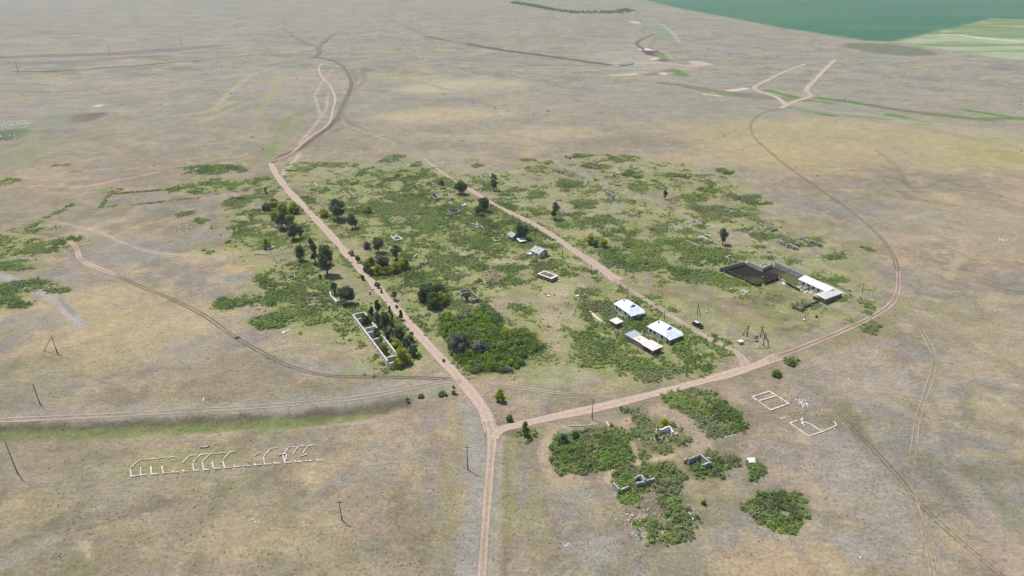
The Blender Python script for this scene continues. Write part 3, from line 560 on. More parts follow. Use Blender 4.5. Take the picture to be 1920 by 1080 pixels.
E(1040,20,5,3,S(128,142,100),.1); E(1250,18,30,5,S(160,158,120),.5); E(1180,18,9,4,S(150,156,90),.8); E(1660,92,62,12,S(106,112,88),.85,.25,.3); E(1750,109,26,3,S(146,146,96),.7)
E(186,198,9,1.5,S(215,212,204),.8); E(12,254,38,11,S(62,76,52),.95,.5,.5); E(20,232,34,5,S(172,170,160),.5); E(40,240,80,24,S(128,136,102),.5); E(10,300,60,26,S(128,134,98),.6); E(90,285,80,22,S(136,134,108),.4)
E(115,245,46,5,S(124,110,112),.5); E(30,205,40,5,S(176,150,144),.4); E(250,150,80,8,S(166,146,140),.35); E(480,165,40,7,S(164,144,140),.35); E(590,150,60,14,S(160,144,128),.4)
E(1850,285,60,16,S(134,138,84),.4)
# the sown field beyond the plain, and the paler field beside it
FLD = [(1185,-4),(1300,20),(1440,47),(1560,68),(1630,77),(1665,78),(1720,68),(1790,52),(1860,35),(2300,50),(2300,-45),(1100,-45)]
Pg(FLD, S(56,110,80), 1, 14, 16)
Pg([(1200,-2),(1290,12),(1335,14),(1310,20),(1240,10)], S(150,146,126), .0)
m = (Y > 800) & (X > 150)
blend(p_w(X[m], Y[m], FLD, 6, 10) * sst(.42, .62, fbm(X[m] * .35, Y[m], 90, 71)) * .55, S(76,122,86), m)
F2 = [(1680,79),(1725,68),(1790,52),(1860,35),(2400,52),(2400,150),(1920,115),(1800,98)]
Pg(F2, S(124,138,96), 1, 14, 18)
blend(p_w(X[m], Y[m], F2, 6, 12) * sst(.42, .6, fbm(X[m] * .3, Y[m], 55, 72)) * .8, S(168,172,142), m)
blend(p_w(X[m], Y[m], F2, 6, 12) * sst(.5, .62, fbm(X[m] * .3, Y[m], 45, 73)) * .8, S(112,138,74), m)
L([(1765,65),(1800,66),(1840,72),(1920,79),(2050,88)], 14, S(206,206,182), .9, .3, .3); L([(1640,77),(1700,80),(1760,92)], 10, S(130,168,76), .6)
E(1375,750,0.1,0.1,TAN,0)
# relief: gentle swell, ditch below the west road, mounds
Z = (fbm(X, Y, 500, 90, 2) - .5) * 5 * sst(700, 1500, Y) - 0.0
mz = (Y > 150) & (Y < 260) & (X < 0)
dd = l_w(X[mz], Y[mz], [(760,755),(660,777),(560,787),(400,797),(200,807),(0,815),(-300,828)], 7, .6, .2)
Z[mz] += -.8 * dd
idx = np.arange(len(X)).reshape(len(gy), len(gx))
F = np.stack([idx[:-1, :-1], idx[:-1, 1:], idx[1:, 1:], idx[1:, :-1]], -1).reshape(-1, 4)
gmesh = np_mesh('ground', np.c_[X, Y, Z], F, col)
gm = bpy.data.materials.new('dry_steppe'); gm.use_nodes = True
n = gm.node_tree; b = n.nodes['Principled BSDF']; b.inputs['Roughness'].default_value = 1; b.inputs['Specular IOR Level'].default_value = .05
a = n.nodes.new('ShaderNodeAttribute'); a.attribute_name = 'Col'; g_ = n.nodes.new('ShaderNodeNewGeometry')
def nz(scale, det, lo, hi, a0, a1, stretch=None, rough=.6):
    t = n.nodes.new('ShaderNodeTexNoise'); t.inputs['Scale'].default_value = scale; t.inputs['Detail'].default_value = det; t.inputs['Roughness'].default_value = rough
    if stretch:
        mp = n.nodes.new('ShaderNodeMapping'); mp.inputs['Scale'].default_value = stretch[:3]; mp.inputs['Rotation'].default_value = (0, 0, stretch[3])
        n.links.new(g_.outputs['Position'], mp.inputs[0]); n.links.new(mp.outputs[0], t.inputs['Vector'])
    else: n.links.new(g_.outputs['Position'], t.inputs['Vector'])
    r = n.nodes.new('ShaderNodeMapRange'); r.inputs[1].default_value = lo; r.inputs[2].default_value = hi; r.inputs[3].default_value = a0; r.inputs[4].default_value = a1
    n.links.new(t.outputs[0], r.inputs[0]); return t, r
def mul(x, y):
    k = n.nodes.new('ShaderNodeMath'); k.operation = 'MULTIPLY'; n.links.new(x.outputs[0], k.inputs[0]); n.links.new(y.outputs[0], k.inputs[1]); return k
t1, r1 = nz(1.1, 8, .3, .7, .62, 1.46, rough=.8); t2, r2 = nz(.12, 8, .32, .68, .84, 1.15, rough=.7); t3, r3 = nz(.3, 8, .3, .7, .80, 1.18, (1, 2.2, 1, .45), .75)
t4, r4 = nz(.025, 10, .3, .7, .86, 1.12, (.8, 1, 1, 0), .78)
t6, r6 = nz(.45, 6, .60, .68, 1, .72, rough=.6); t7, r7 = nz(.07, 4, .42, .6, 0, 1); t8, r8 = nz(1.9, 5, .52, .62, 1.0, .80, rough=.7)
om = n.nodes.new('ShaderNodeMix'); om.data_type = 'FLOAT'; n.links.new(r7.outputs[0], om.inputs[0]); om.inputs[2].default_value = 1; n.links.new(r6.outputs[0], om.inputs[3])
fac = mul(mul(mul(r1, r2), mul(r3, r4)), mul(om, r8))
sc = n.nodes.new('ShaderNodeVectorMath'); sc.operation = 'SCALE'; n.links.new(a.outputs['Color'], sc.inputs[0]); n.links.new(fac.outputs[0], sc.inputs['Scale'])
# hue drift: straw against grey stems
t5, r5 = nz(.16, 8, .38, .62, 0, 1, rough=.7)
mxc = n.nodes.new('ShaderNodeMix'); mxc.data_type = 'RGBA'; mxc.blend_type = 'MULTIPLY'; n.links.new(r5.outputs[0], mxc.inputs[0]); mxc.inputs[0].default_value = .5
n.links.new(sc.outputs[0], mxc.inputs[6]); mxc.inputs[7].default_value = (.93, .96, 1.04, 1)
n.links.new(mxc.outputs[2], b.inputs['Base Color'])
bp = n.nodes.new('ShaderNodeBump'); bp.inputs['Strength'].default_value = .5; bp.inputs['Distance'].default_value = .25
n.links.new(t1.outputs[0], bp.inputs['Height']); n.links.new(bp.outputs[0], b.inputs['Normal'])
tag(link('ground', gmesh, gm), kind='structure')

# pond in the far hollow
def flat(name, pts, z, m, kind='structure', label=None, cat=None):
    bm = bmesh.new(); f = bm.faces.new([bm.verts.new((*at(*p), z)) for p in pts]); o = obj(name, bm, m); tag(o, label, cat, kind=kind); return o
WAT = mat('still_water', (.10, .16, .22), rough=.08, var=.1, spec=.6)

# ------------------------------------------------------------------ weeds: clumps of leaves
def weed_points(wfun, x0, x1, y0, y1, step, thr_scale, seed):
    g = np.random.default_rng(seed)
    xx, yy = np.meshgrid(np.arange(x0, x1, step), np.arange(y0, y1, step)); xx = xx.ravel(); yy = yy.ravel()
    xx = xx + g.uniform(-.5, .5, len(xx)) * step; yy = yy + g.uniform(-.5, .5, len(yy)) * step
    d = wfun(xx, yy); nn = (fbm(xx, yy, thr_scale, 60, 5, .75) - .5) * 1.25 + .5
    k = (d > .04) & (nn + (g.uniform(0, 1, len(xx)) - .5) * .15 < .28 + d * .365)
    return xx[k], yy[k], d[k]
WPAL = np.array([(.090, .155, .042), (.150, .255, .058), (.210, .325, .078), (.30, .38, .11), (.30, .33, .18), (.20, .17, .10)])
def weed_mesh(name, xs, ys, seed, n=13, r=(.38, .82), h=(.28, .75), pal=None, dens=None):
    g = np.random.default_rng(seed); k = len(xs)
    rr = g.uniform(*r, k); hh = g.uniform(*h, k) * (1 + .8 * (g.uniform(0, 1, k) < .12)); rr = rr * (1 + .25 * sst(.5, .62, fbm(xs, ys, 7, 89, 3)))
    if dens is not None: rr = rr * (.65 + .45 * dens); hh = hh * (.5 + .6 * dens)
    cen = np.c_[xs, ys, hh * .25]; rad = np.c_[rr, rr, hh]
    tone = fbm(xs, ys, 11, 81, 3) * 1.5 + g.normal(0, .22, k) - .2
    P = WPAL if pal is None else pal
    ti = np.clip(tone * 3.7, 0, 3.999); i0 = ti.astype(int); i1 = np.minimum(i0 + 1, 4 if False else 3); fr = (ti - i0)[:, None]
    c = P[i0] * (1 - fr) + P[i1] * fr
    sage = sst(.56, .66, fbm(xs, ys, 16, 83, 3))[:, None] * .6; c = c * (1 - sage) + P[4] * sage
    br = (g.uniform(0, 1, k) < .05 + .3 * sst(.54, .64, fbm(xs, ys, 8, 87, 3)))[:, None]; c = np.where(br, P[5] * g.uniform(.7, 1.3, (k, 1)), c)
    V, F, cc = leaves(cen, rad, n, rr * .31, c, flat=.4, seed=seed, up=.9, cvar=.28, upn=.9)
    V[:, 2] = np.maximum(V[:, 2], .04)
    return np_mesh(name, V, F, cc)
xs, ys, ds = weed_points(weed_w, -330, 330, 190, 640, .78, 7, 5)
rd = road_dist(xs, ys)
PEN = [(1350,502),(1400,490),(1431,505),(1455,497),(1509,518),(1512,545),(1475,531),(1462,522),(1435,531),(1418,535)]
pen = p_w(xs, ys, PEN, .3, .3); k = (rd > .4) & (pen < .5)
for cx, cy, rx, ry in [(1179,583,25,14),(1246,625,29,15),(1208,647,30,14),(1157,609,10,5),(1120,595,10,10),(1015,473,15,8),(966,445,16,7),(1031,518,16,9),(1543,545,40,16),(704,635,14,18),(680,603,14,12),(728,664,12,14)]:
    k &= e_w(xs, ys, cx, cy, rx, ry, .1, 0) < .5
xs, ys, ds = xs[k], ys[k], ds[k]
print('weed clumps', len(xs))
tag(link('weeds', weed_mesh('weeds', xs, ys, 21, 21, dens=ds), LEAF), 'low green weeds overgrowing the abandoned village plots', 'weeds', kind='stuff')
for k_, (lab, pts, dn) in enumerate(ISL):
    x0, x1, y0, y1 = bbox('p', pts)
    ax_, ay_, ad_ = weed_points(lambda x, y: isl_w(x, y, k_), x0, x1, y0, y1, .56, 4.5, 70 + k_)
    cx_, cy_ = ax_.mean(), ay_.mean()
    me = weed_mesh('weed_patch', ax_, ay_, 90 + k_, 27, (.32, .7), (.3, .85))
    o = link('weed_patch', me, LEAF); me.transform(__import__('mathutils').Matrix.Translation((-cx_, -cy_, 0))); o.location = (cx_, cy_, 0)
    tag(o, lab, 'weeds', 'weed patches in the foreground')
# straw and sage tufts of the open steppe, and the white crumbs everywhere in the village
gs = np.random.default_rng(19); tx = gs.uniform(-210, 260, 90000); ty = 105 + 330 * gs.uniform(0, 1, 90000) ** 1.3
kk = ((fbm(tx, ty, 14, 92, 5, .75) - .5) * 2 + .5 + gs.normal(0, .12, 90000) > .52) & (np.abs(tx) < ty * .8 + 12) & (road_dist(tx, ty) > .2); tx, ty = tx[kk][:12000], ty[kk][:12000]
TP = np.array([(.38,.31,.215),(.42,.35,.24),(.34,.29,.20),(.30,.28,.18),(.29,.27,.21),(.27,.22,.16)])
rr_ = gs.uniform(.12, .34, len(tx)); V, F, c3 = leaves(np.c_[tx, ty, rr_ * .2], np.c_[rr_, rr_, rr_ * .3], 5, rr_ * .5, TP[gs.integers(0, 6, len(tx))] * gs.uniform(.8, 1.15, (len(tx), 1)), seed=20, up=.8, upn=.7)
V[:, 2] = np.maximum(V[:, 2], .02)
fx_ = gs.uniform(-1500, 1500, 9000); fy_ = 430 + 1900 * gs.uniform(0, 1, 9000) ** 1.5; kk = (np.abs(fx_) < fy_ * .85) & (fbm(fx_, fy_, 90, 95, 5, .7) + gs.normal(0, .1, 9000) > .56); fx_, fy_ = fx_[kk][:380], fy_[kk][:380]
rf_ = gs.uniform(.4, 1.2, len(fx_)) * (1 + fy_ / 1800); V2, F2_, c4 = leaves(np.c_[fx_, fy_, rf_ * .1 - 1.5 * sst(700, 1500, fy_) * 0], np.c_[rf_, rf_, rf_ * .35], 10, rf_ * .4, np.array([(.10,.12,.06)]) * gs.uniform(.7, 1.6, (len(fx_), 1)), seed=21, up=.8, upn=.7)
V = np.r_[V, V2]; F = np.r_[F, F2_ + len(V) - len(V2)]; c3 = np.r_[c3, c4]
tag(link('dry_grass', np_mesh('dry_grass', V, F, c3), LEAF), 'dry straw and sage tufts of the open steppe', 'grass', kind='stuff')
sx_ = gs.uniform(-160, 260, 9000); sy_ = gs.uniform(200, 600, 9000); kk = gs.uniform(0, 1, 9000) < .02 + .16 * weed_w(sx_, sy_) * sst(.5, .6, fbm(sx_, sy_, 25, 93)); sx_, sy_ = sx_[kk], sy_[kk]
bm = bmesh.new(); q_r = random.Random(4)
for x_, y_ in zip(sx_, sy_):
    s_ = q_r.uniform(.2, .6); a_ = q_r.random() * 3; c_, d_ = math.cos(a_) * s_, math.sin(a_) * s_ * .7; z_ = .25 + .45 * q_r.random()
    hexa(bm, [(x_ + c_, y_ + d_, -.05), (x_ - d_, y_ + c_, -.05), (x_ - c_, y_ - d_, -.05), (x_ + d_, y_ - c_, -.05)], [(x_ + c_ * .7, y_ + d_ * .7, z_), (x_ - d_ * .7, y_ + c_ * .7, z_ * .8), (x_ - c_ * .7, y_ - d_ * .7, z_), (x_ + d_ * .7, y_ - c_ * .7, z_ * .9)])
tag(obj('scattered_stones', bm, RUBBLE), 'pale stones and scraps strewn all over the village weeds', 'stones', kind='stuff')
# shaggy grass on the bank of the west road + far tree belt handled as stuff
# ------------------------------------------------------------------ thicket
TH = [(822,600),(838,590),(870,600),(900,588),(905,575),(925,582),(945,605),(942,620),(985,620),(1012,645),(1024,660),(990,665),(975,690),(930,702),(880,695),(850,670),(842,645),(825,625)]
gT = np.random.default_rng(8); P = np.array([at(*p) for p in TH]); xx = gT.uniform(P[:, 0].min(), P[:, 0].max(), 3000); yy = gT.uniform(P[:, 1].min(), P[:, 1].max(), 3000)
k = p_w(xx, yy, TH, .5, 1.5) > .5; xx, yy = xx[k][:620], yy[k][:620]
d = np.full(len(xx), 1e9)
for a_, b_ in zip(P, np.roll(P, -1, 0)): d = np.minimum(d, seg_d(xx, yy, a_, b_))
hh = (1.6 + np.minimum(d, 5) * .25) * gT.uniform(.75, 1.2, len(xx)); rr = gT.uniform(1.0, 1.9, len(xx))
cc = mixcol('lime', len(xx), gT) * .62; kk = gT.uniform(0, 1, len(xx)); cc = cc * np.array((.98, 1.28, 1.3)); cc[kk < .45] = mixcol('mid', int((kk < .45).sum()), gT) * 1.1; cc[kk > .93] = mixcol('grey', int((kk > .93).sum()), gT)
V, F, c3 = leaves(np.c_[xx, yy, hh * .55], np.c_[rr, rr, hh * .5], 95, .26, cc, seed=77, up=.5, cvar=.3)
V[:, 2] = np.maximum(V[:, 2], .05)
tag(link('shrub_thicket', np_mesh('shrub_thicket', V, F, c3), LEAF), 'dense lime green shrub thicket right of the main dirt road', 'thicket', kind='stuff')

# ------------------------------------------------------------------ trees and bushes
TREES = [ # px, base, top, width px, style, shape, label
 (864,364,339,27,'dark','round','round dark tree beside the village road above two ruined boxes'),
 (926,357,325,16,'olive','slim','tall slim tree with pale top, right of the village road'),
 (828,353,339,13,'mid','round','small round tree next to crumbled wall posts'),
 (908,397,369,22,'dark','round','dark broad tree hugging the village road, taller of a touching pair'),
 (899,405,385,18,'dark','round','dark shorter tree in front of its taller neighbour by the village road'),
 (1040,412,380,20,'dark','slim','dark upright tree left of the pink roofless ruin'),
 (1247,374,355,10,'dark','slim','tiny lone dark tree beside the grey back lane'),
 (1354,458,427,20,'olive','round','lone tree on a thin trunk throwing a clear shadow, among pale rubble'),
 (979,450,415,27,'dark','round','dark round tree behind the sagging grey roofed house'),
 (634,412,373,32,'olive','round','big grey green tree just right of the main road, top of the village'),
 (661,429,402,22,'olive','round','grey green tree on twin stems below the big one by the main road'),
 (710,473,445,24,'olive','round','grey green tree sheltering a dark lump of ruin'),
 (743,486,459,20,'dark','round','round crowned tree standing above the lime hedge'),
 (671,492,477,9,'mid','slim','small bright sapling on the right verge of the main road'),
 (695,517,502,12,'mid','round','small leafy tree on the right verge below the lime hedge'),
 (529,430,400,26,'olive','round','grey green tree over a low dark wall, left row by the main road'),
 (551,450,420,22,'dark','round','dark leafy tree in the left row, above the pale debris'),
 (565,446,424,14,'olive','slim','slim grey tree leaning beside the dark one in the left row'),
 (583,463,447,12,'dark','slim','thin dark tree at the top of the lower left grove'),
 (563,489,460,22,'dark','round','spreading tree at the left end of the lower left grove'),
 (591,495,455,20,'dark','slim','tall dark tree in the middle of the lower left grove'),
 (614,515,458,32,'dark','round','largest tree of the lower left grove, overhanging the main road'),
 (628,552,529,13,'dark','round','dark small tree inside the white ruin'),
 (651,569,537,32,'dark','round','broad dark tree leaning over the white ruin'),
 (601,523,515,6,'dark','slim','tiny sapling in the weeds left of the main road'),
 (739,563,546,12,'mid','round','small round tree on the right verge opposite the long ruin'),
 (709,592,562,16,'cone','round','tall conical tree at the head of the long roofless ruin'),
 (697,594,574,13,'cone','round','smaller conical tree touching the tall conical one'),
 (724,620,586,26,'dark','round','big dark tree against the right wall of the long roofless ruin'),
 (708,612,585,16,'grey','round','silvery tree squeezed between the dark tree and the long ruin'),
 (752,600,581,11,'cone','round','small conical tree right at the edge of the main road'),
 (731,589,573,7,'cone','round','slim young conifer shaped tree near the road, upper of two'),
 (735,600,584,7,'olive','slim','slim young tree near the road, lower of two'),
 (749,636,613,24,'dark','round','rounded dark tree in the grove right of the long ruin'),
 (727,640,618,14,'olive','round','faded tree in the grove beside a broken wall'),
 (984,818,792,18,'mid','round','small leafy tree on the green patch at the road fork'),
 (1107,458,441,18,'lime','round','lime green tree left of two above the village road'),
 (1131,464,449,17,'lime','round','lime green tree right of two above the village road'),
 (1115,463,449,13,'mid','round','green small tree between the two lime ones'),
]
for px, yb, yt, wpx, st, sh, lab in TREES: tree(px, yb, yt, wpx, st, lab, sh)
BUSH = [
 (861,660,625,42,'grey','grey round bush standing out of the lime thicket, left one'), (899,668,641,40,'grey','grey round bush standing out of the lime thicket, right one'),
 (802,566,529,34,'olive','very large grey green bush right of the main road, rear left crown'), (824,562,531,32,'olive','very large grey green bush right of the main road, rear right crown'), (812,577,546,30,'mid','green bush at the foot of the very large grey green pair'), (828,572,547,22,'lime','yellow green bush leaning on the very large grey one'), (790,566,547,20,'olive','olive bush on the left flank of the very large grey one'),
 (514,388,372,24,'lime','lime bush at the upper end of the left roadside row'), (532,404,380,26,'lime','tall lime bush in the left roadside row'), (552,400,382,22,'lime','lime bush closest to the main road in the left row'),
 (545,420,402,24,'lime','lime bush behind the grey green tree of the left row'), (515,412,396,18,'lime','lime bush under the left row, left edge'), (500,395,380,18,'mid','green bush at the left fringe of the row'),
 (502,466,448,18,'lime','lime bush over a small white block'), (498,363,350,7,'lime','small yellow shrub beside dark rubble, upper left'), (608,407,391,18,'lime','lime bush at the left foot of the big grey green tree'),
 (690,400,386,20,'lime','lime bush over a dark low wall'), (688,466,453,16,'grey','grey brown bush beside the tree sheltering a ruin'),
 (694,497,482,20,'lime','lime bush at the upper left of the hedge'), (712,499,478,24,'grey','blue grey bush at the back of the lime hedge'), (688,508,490,18,'mid','green bush at the left end of the lime hedge'),
 (707,515,497,22,'lime','lime bush at the front of the hedge, left'), (725,515,500,20,'lime','lime bush at the front of the hedge, middle'), (742,510,492,22,'lime','dark based lime bush at the front of the hedge, right'),
 (757,504,483,24,'lime','tallest lime bush, right end of the hedge'), (722,497,482,18,'grey','blue grey bush in the hollow of the hedge'),
 (660,479,467,10,'lime','small lime bush on the right verge, above the sapling'), (680,525,515,8,'mid','tiny bush touching the road edge'), (710,540,530,9,'mid','small bush on the right verge below the hedge'),
 (686,606,590,24,'dark','dark bush filling the second room of the long ruin'), (708,635,614,15,'dark','bush growing in a middle room of the long ruin'), (716,650,630,12,'mid','bush growing through the right wall of the long ruin'),
 (720,662,643,22,'lime','lime bush filling the large lower room of the long ruin'), (757,680,648,34,'lime','large lime bush at the lower end of the long ruin'), (775,668,648,20,'dark','dark bush right of the large lime one'),
 (744,656,636,22,'lime','lime bush against the right wall of the long ruin'), (762,650,632,16,'grey','silvery bush in the grove beside the long ruin'), (772,640,622,12,'mid','small green bush nearest the road in the grove'),
 (747,688,672,24,'lime','low lime bush under the last wall of the long ruin'), (735,612,600,12,'mid','low green bush between conical tree and grove'),
 (938,752,731,20,'lime','lime bush in the triangle between the tracks'), (956,789,779,15,'mid','low green bush just above the curved road near the fork'), (850,738,722,10,'lime','yellow green bush at the road corner'),
 (1055,830,815,22,'dark','dark bush at the upper left rim of the oval weed patch'), (1079,822,811,15,'dark','small dark bush beside the darker rim bush'),
 (1197,600,590,14,'dark','dark bush at the corner of the upper white house'), (1231,823,798,10,'lime','yellow shrub left of the whitewashed broken wall'), (1246,800,786,22,'lime','yellow green shrub behind the whitewashed broken wall'),
 (875,565,552,9,'mid','bush growing inside the grey two room ruin'), (1148,472,466,7,'lime','bright yellow dot of a shrub in the weeds above the village road'),
 (1018,396,384,0,'mid',''),
 (1318,945,936,10,'lime','bright green small shrub on bare ground between patches'), (1455,704,694,20,'mid','low bright bush below the curved road near the cream foundation'), (1485,684,676,18,'mid','low bush against the lower side of the curved road'),
 (830,741,736,18,'mid','low green bush on the corner bank'), (790,745,741,14,'mid','small bush on the bank of the left road'), (764,750,747,8,'dark','tiny dark bush on the bank of the left road'),
]
for px, yb, yt, wpx, st, lab in BUSH:
    if lab: tree(px, yb, yt, wpx, st, lab, 'round', trunk=False)
for px, yb, yt, wpx, sd_ in [(672,487,480,8,'r'),(690,514,506,7,'r'),(706,536,529,9,'r'),(716,549,543,6,'r'),(744,577,572,6,'r'),(694,552,548,4,'l'),(712,573,569,4,'l'),(655,476,471,5,'r'),(832,678,673,5,'l')]:
    tree(px, yb, yt, wpx, 'mid', 'small round shrub growing on the %s verge of the main dirt road' % ('right' if sd_ == 'r' else 'left'), 'round', trunk=False, group='shrubs on the %s verge of the main road' % ('right' if sd_ == 'r' else 'left'))
# far shelter belt of trees and shrubs
bxs = []
gB = np.random.default_rng(5)
belt = [(962,6),(1000,12),(1040,20),(1080,24),(1120,24),(1160,23),(1182,19)]
Q = catmull([at(*p) for p in belt], 3.0); i = gB.integers(0, len(Q), 520); q = Q[i]; t = i / len(Q)
spread = 14 + 45 * t; xx = q[:, 0] + gB.normal(0, 6, 520); yy = q[:, 1] + gB.uniform(-1, 1, 520) * spread
rr = gB.uniform(3, 8, 520); hh = gB.uniform(2.5, 8, 520) * (1 - .3 * t)
V, F, c3 = leaves(np.c_[xx, yy, hh * .5], np.c_[rr, rr, hh * .55], 26, 1.3, mixcol('mid', 520, gB) * .9, seed=78, up=.5)
tag(link('shelter_belt', np_mesh('shelter_belt', V, F, c3), LEAF), 'far belt of green shrubs and trees along a ditch', 'shrubs', kind='stuff')

# ------------------------------------------------------------------ walls, ruins, foundations
def wall_bm(bm, p0, p1, h, t=.4, jag=.0, openings=(), seed=0, h2=None, z0=0.0):
    p0 = Vector((p0[0], p0[1])); p1 = Vector((p1[0], p1[1])); Ld = (p1 - p0).length; u = (p1 - p0) / Ld; nv = Vector((-u.y, u.x)) * (t / 2)
    gg = random.Random(seed); h2 = h if h2 is None else h2
    cuts = sorted(set([0, Ld] + [v for o_ in openings for v in o_[:2]] + ([k * .8 for k in range(1, int(Ld / .8))] if jag else [])))
    hs = {}
    for c in cuts:
        hh = h + (h2 - h) * c / Ld
        hs[c] = hh - (jag * hh * gg.random() ** 1.5 if jag else 0)
    for a_, b_ in zip(cuts[:-1], cuts[1:]):
        if b_ - a_ < .02: continue
        mid = (a_ + b_) / 2; op = [o_ for o_ in openings if o_[0] <= mid <= o_[1]]
        A = p0 + u * a_; B = p0 + u * b_
        def pr(za0, zb0, za1, zb1):
            hexa(bm, [(*(A - nv), za0), (*(B - nv), zb0), (*(B + nv), zb0), (*(A + nv), za0)], [(*(A - nv), za1), (*(B - nv), zb1), (*(B + nv), zb1), (*(A + nv), za1)])
        if not op: pr(z0, z0, hs[a_], hs[b_])
        else:
            if op[0][2] > 0: pr(z0, z0, op[0][2], op[0][2])
            if op[0][3] < h - .05: pr(op[0][3], op[0][3], max(hs[a_], op[0][3] + .05), max(hs[b_], op[0][3] + .05))
def stones(bm, cx, cy, rx, ry, n, s, gg, zmax=.4):
    for i in range(n):
        a_ = gg.random() * 6.283; q_ = math.sqrt(gg.random()); x = cx + math.cos(a_) * q_ * rx; y = cy + math.sin(a_) * q_ * ry
        z = (1 - q_) * zmax * gg.random(); ss = s * (.4 + gg.random())
        r_ = gg.random() * 3.14; c_, s_ = math.cos(r_) * ss, math.sin(r_) * ss * .8; k_ = ss * (.5 + .4 * gg.random())
        b4 = [(x + c_, y + s_), (x - s_, y + c_), (x - c_, y - s_), (x + s_, y - c_)]
        j_ = lambda: ss * (gg.random() - .5) * .55
        tx_, ty_ = j_(), j_()
        hexa(bm, [(p[0] + j_(), p[1] + j_(), -.05) for p in b4], [(x + tx_ + (p[0] - x) * .6 + j_() * .6, y + ty_ + (p[1] - y) * .6 + j_() * .6, z + k_ * (.55 + .75 * gg.random())) for p in b4])
def ruin(label, walls, m=STONE, name='ruined_house', cat='ruin', h=1.8, t=.45, jag=.35, rub=None, rubm=RUBBLE, top=True, group='roofless ruins in the weeds', ops=None):
    """walls: list of px polylines of wall TOPS (x0,y0,x1,y1[,h]); one wall part each"""
    hh = [w_[4] if len(w_) > 4 else h for w_ in walls]
    W_ = [(at(w_[0], w_[1], h_ if top else 0), at(w_[2], w_[3], h_ if top else 0)) for w_, h_ in zip(walls, hh)]
    cx = sum(p[0] + q[0] for p, q in W_) / (2 * len(W_)); cy = sum(p[1] + q[1] for p, q in W_) / (2 * len(W_))
    e = empty(name, label, cat, (cx, cy), 0, group)
    for i, ((p, q), h_) in enumerate(zip(W_, hh)):
        bm = bmesh.new(); o_ = ops.get(i, ()) if ops else ()
        wall_bm(bm, (p[0] - cx, p[1] - cy), (q[0] - cx, q[1] - cy), h_, t, jag, o_, seed=int(walls[i][0] * 7 + i))
        obj('wall', bm, m, e)
    if rub:
        bm = bmesh.new(); gg = random.Random(int(cx * 10))
        for (rx_, ry_, rw, rh, n_, s_) in rub:
            c_ = at(rx_, ry_); stones(bm, c_[0] - cx, c_[1] - cy, rw, rh, n_, s_, gg)
        tag(obj('rubble', bm, rubm, e), kind='stuff')
    return e

# the long roofless building
def tp(zx, zy): return (600 + zx / 5.683, 520 + zy / 5.683)
def wl(a_, b_, h_=2.6): return (*tp(*a_), *tp(*b_), h_)
LW = [wl((350, 395), (720, 885)), wl((350, 395), (470, 365)), wl((470, 365), (522, 432)), wl((555, 475), (612, 540)), wl((676, 628), (802, 790)),
      wl((400, 440), (505, 424)), wl((478, 542), (588, 515)), wl((510, 583), (597, 564)), wl((565, 656), (642, 640)), wl((640, 690), (715, 678), 2.0), wl((708, 852), (812, 830)), wl((735, 912), (862, 884))]
p = at(LW[0][0], LW[0][1], 2.6); q = at(LW[0][2], LW[0][3], 2.6); Ld = math.dist(p, q)
op = []; s_ = 1.6
while s_ < Ld - 2: op.append((s_, s_ + 1.3, .7, 2.15)); s_ += 2.7
op2 = [(1.5, 2.6, .8, 2.1), (4.5, 5.6, .8, 2.1), (8, 9, 0, 2.1), (12, 13, .8, 2.1), (15, 16, .8, 2.1)]
ruin('long roofless building of pale rooms and empty windows beside the main road', LW, PALEW, 'roofless_building', 'ruin', 2.6, .5, .05, group=None, ops={0: op, 4: op2})

ruin('grey wall stub standing at an angle beside a paler slab, lowest ruin', [(1150,905,1161,915,2.2),(1163,918,1178,911,1.6)], CONC, h=2.0, jag=.12, rub=[(1148,912,2,1,8,.3)])
ruin('two grey walls meeting in a T inside the largest foreground weed patch', [(1202,888,1210,899,2.2),(1190,895,1202,889,1.8),(1193,905,1228,894,2.0),(1214,885,1220,893,.7)], CONC, h=2.0, jag=.2)
ruin('grey roofless three sided house on its own weed patch', [(1283,862,1289,858,1.4),(1291,860,1312,850.5,2.2),(1312,850.5,1330,864,2.0),(1316,870,1333,866,1.8),(1325,858,1336,859,.8)], CONC, h=2.0, jag=.18, rub=[(1311,866,1.5,1,6,.3),(1337,872,2,1,8,.3)])
ruin('broken whitewashed wall with heaps of white rubble around it', [(1231,805,1256,798.5,2.2),(1256,798.5,1262,809,1.6)], WHITE, h=2.2, jag=.2, rub=[(1216,812,4,3,40,.42),(1222,822,4,2,22,.45),(1262,815,2.5,1.5,12,.4),(1236,822,3,2,16,.4),(1234,837,1.5,1.2,7,.4),(1218,806,3,2,20,.35)])
ruin('grey two room roofless ruin above the lime thicket', [(862,544,880,541,2.0),(862,544,866,552,2.0),(864,549,882,546,2.0),(880,541,898,558,2.0),(868,556,872,562,1.8),(882,562,898,558,1.8)], STONE, h=2.0, jag=.15, rub=[(885,572,3,1.5,14,.35)])
ruin('white broken ruin of two walls under dark trees, left of the main road', [(618,544,620,551,1.8),(620,552,630,562,1.8),(628,558,630,564,2.0),(630,564,648,558,1.5)], WHITE, h=1.8, jag=.35, rub=[(624,562,2.5,2,12,.35)])
ruin('low square foundation with a raised far wall, left weeds, upper one', [(537,516,540.5,524,.6),(541,524,556,519,.4),(543,515,551,514,1.1),(551,514,553,519,.8)], PINKW, h=.7, jag=.25, t=.4)
ruin('low broken square foundation, left weeds, lower one', [(574,560,578,567,.6),(574,560,588,557,.9),(588,557,592,564,.5),(579,572,596,569,.3)], PINKW, h=.6, jag=.3, t=.4)
ruin('white ended L shaped wall stub alone on the upper left plot', [(441,369,456,367,1.8),(437,361,441,369,.9),(436,358,447,357,.6)], CONC, h=1.5, jag=.1, t=.5)
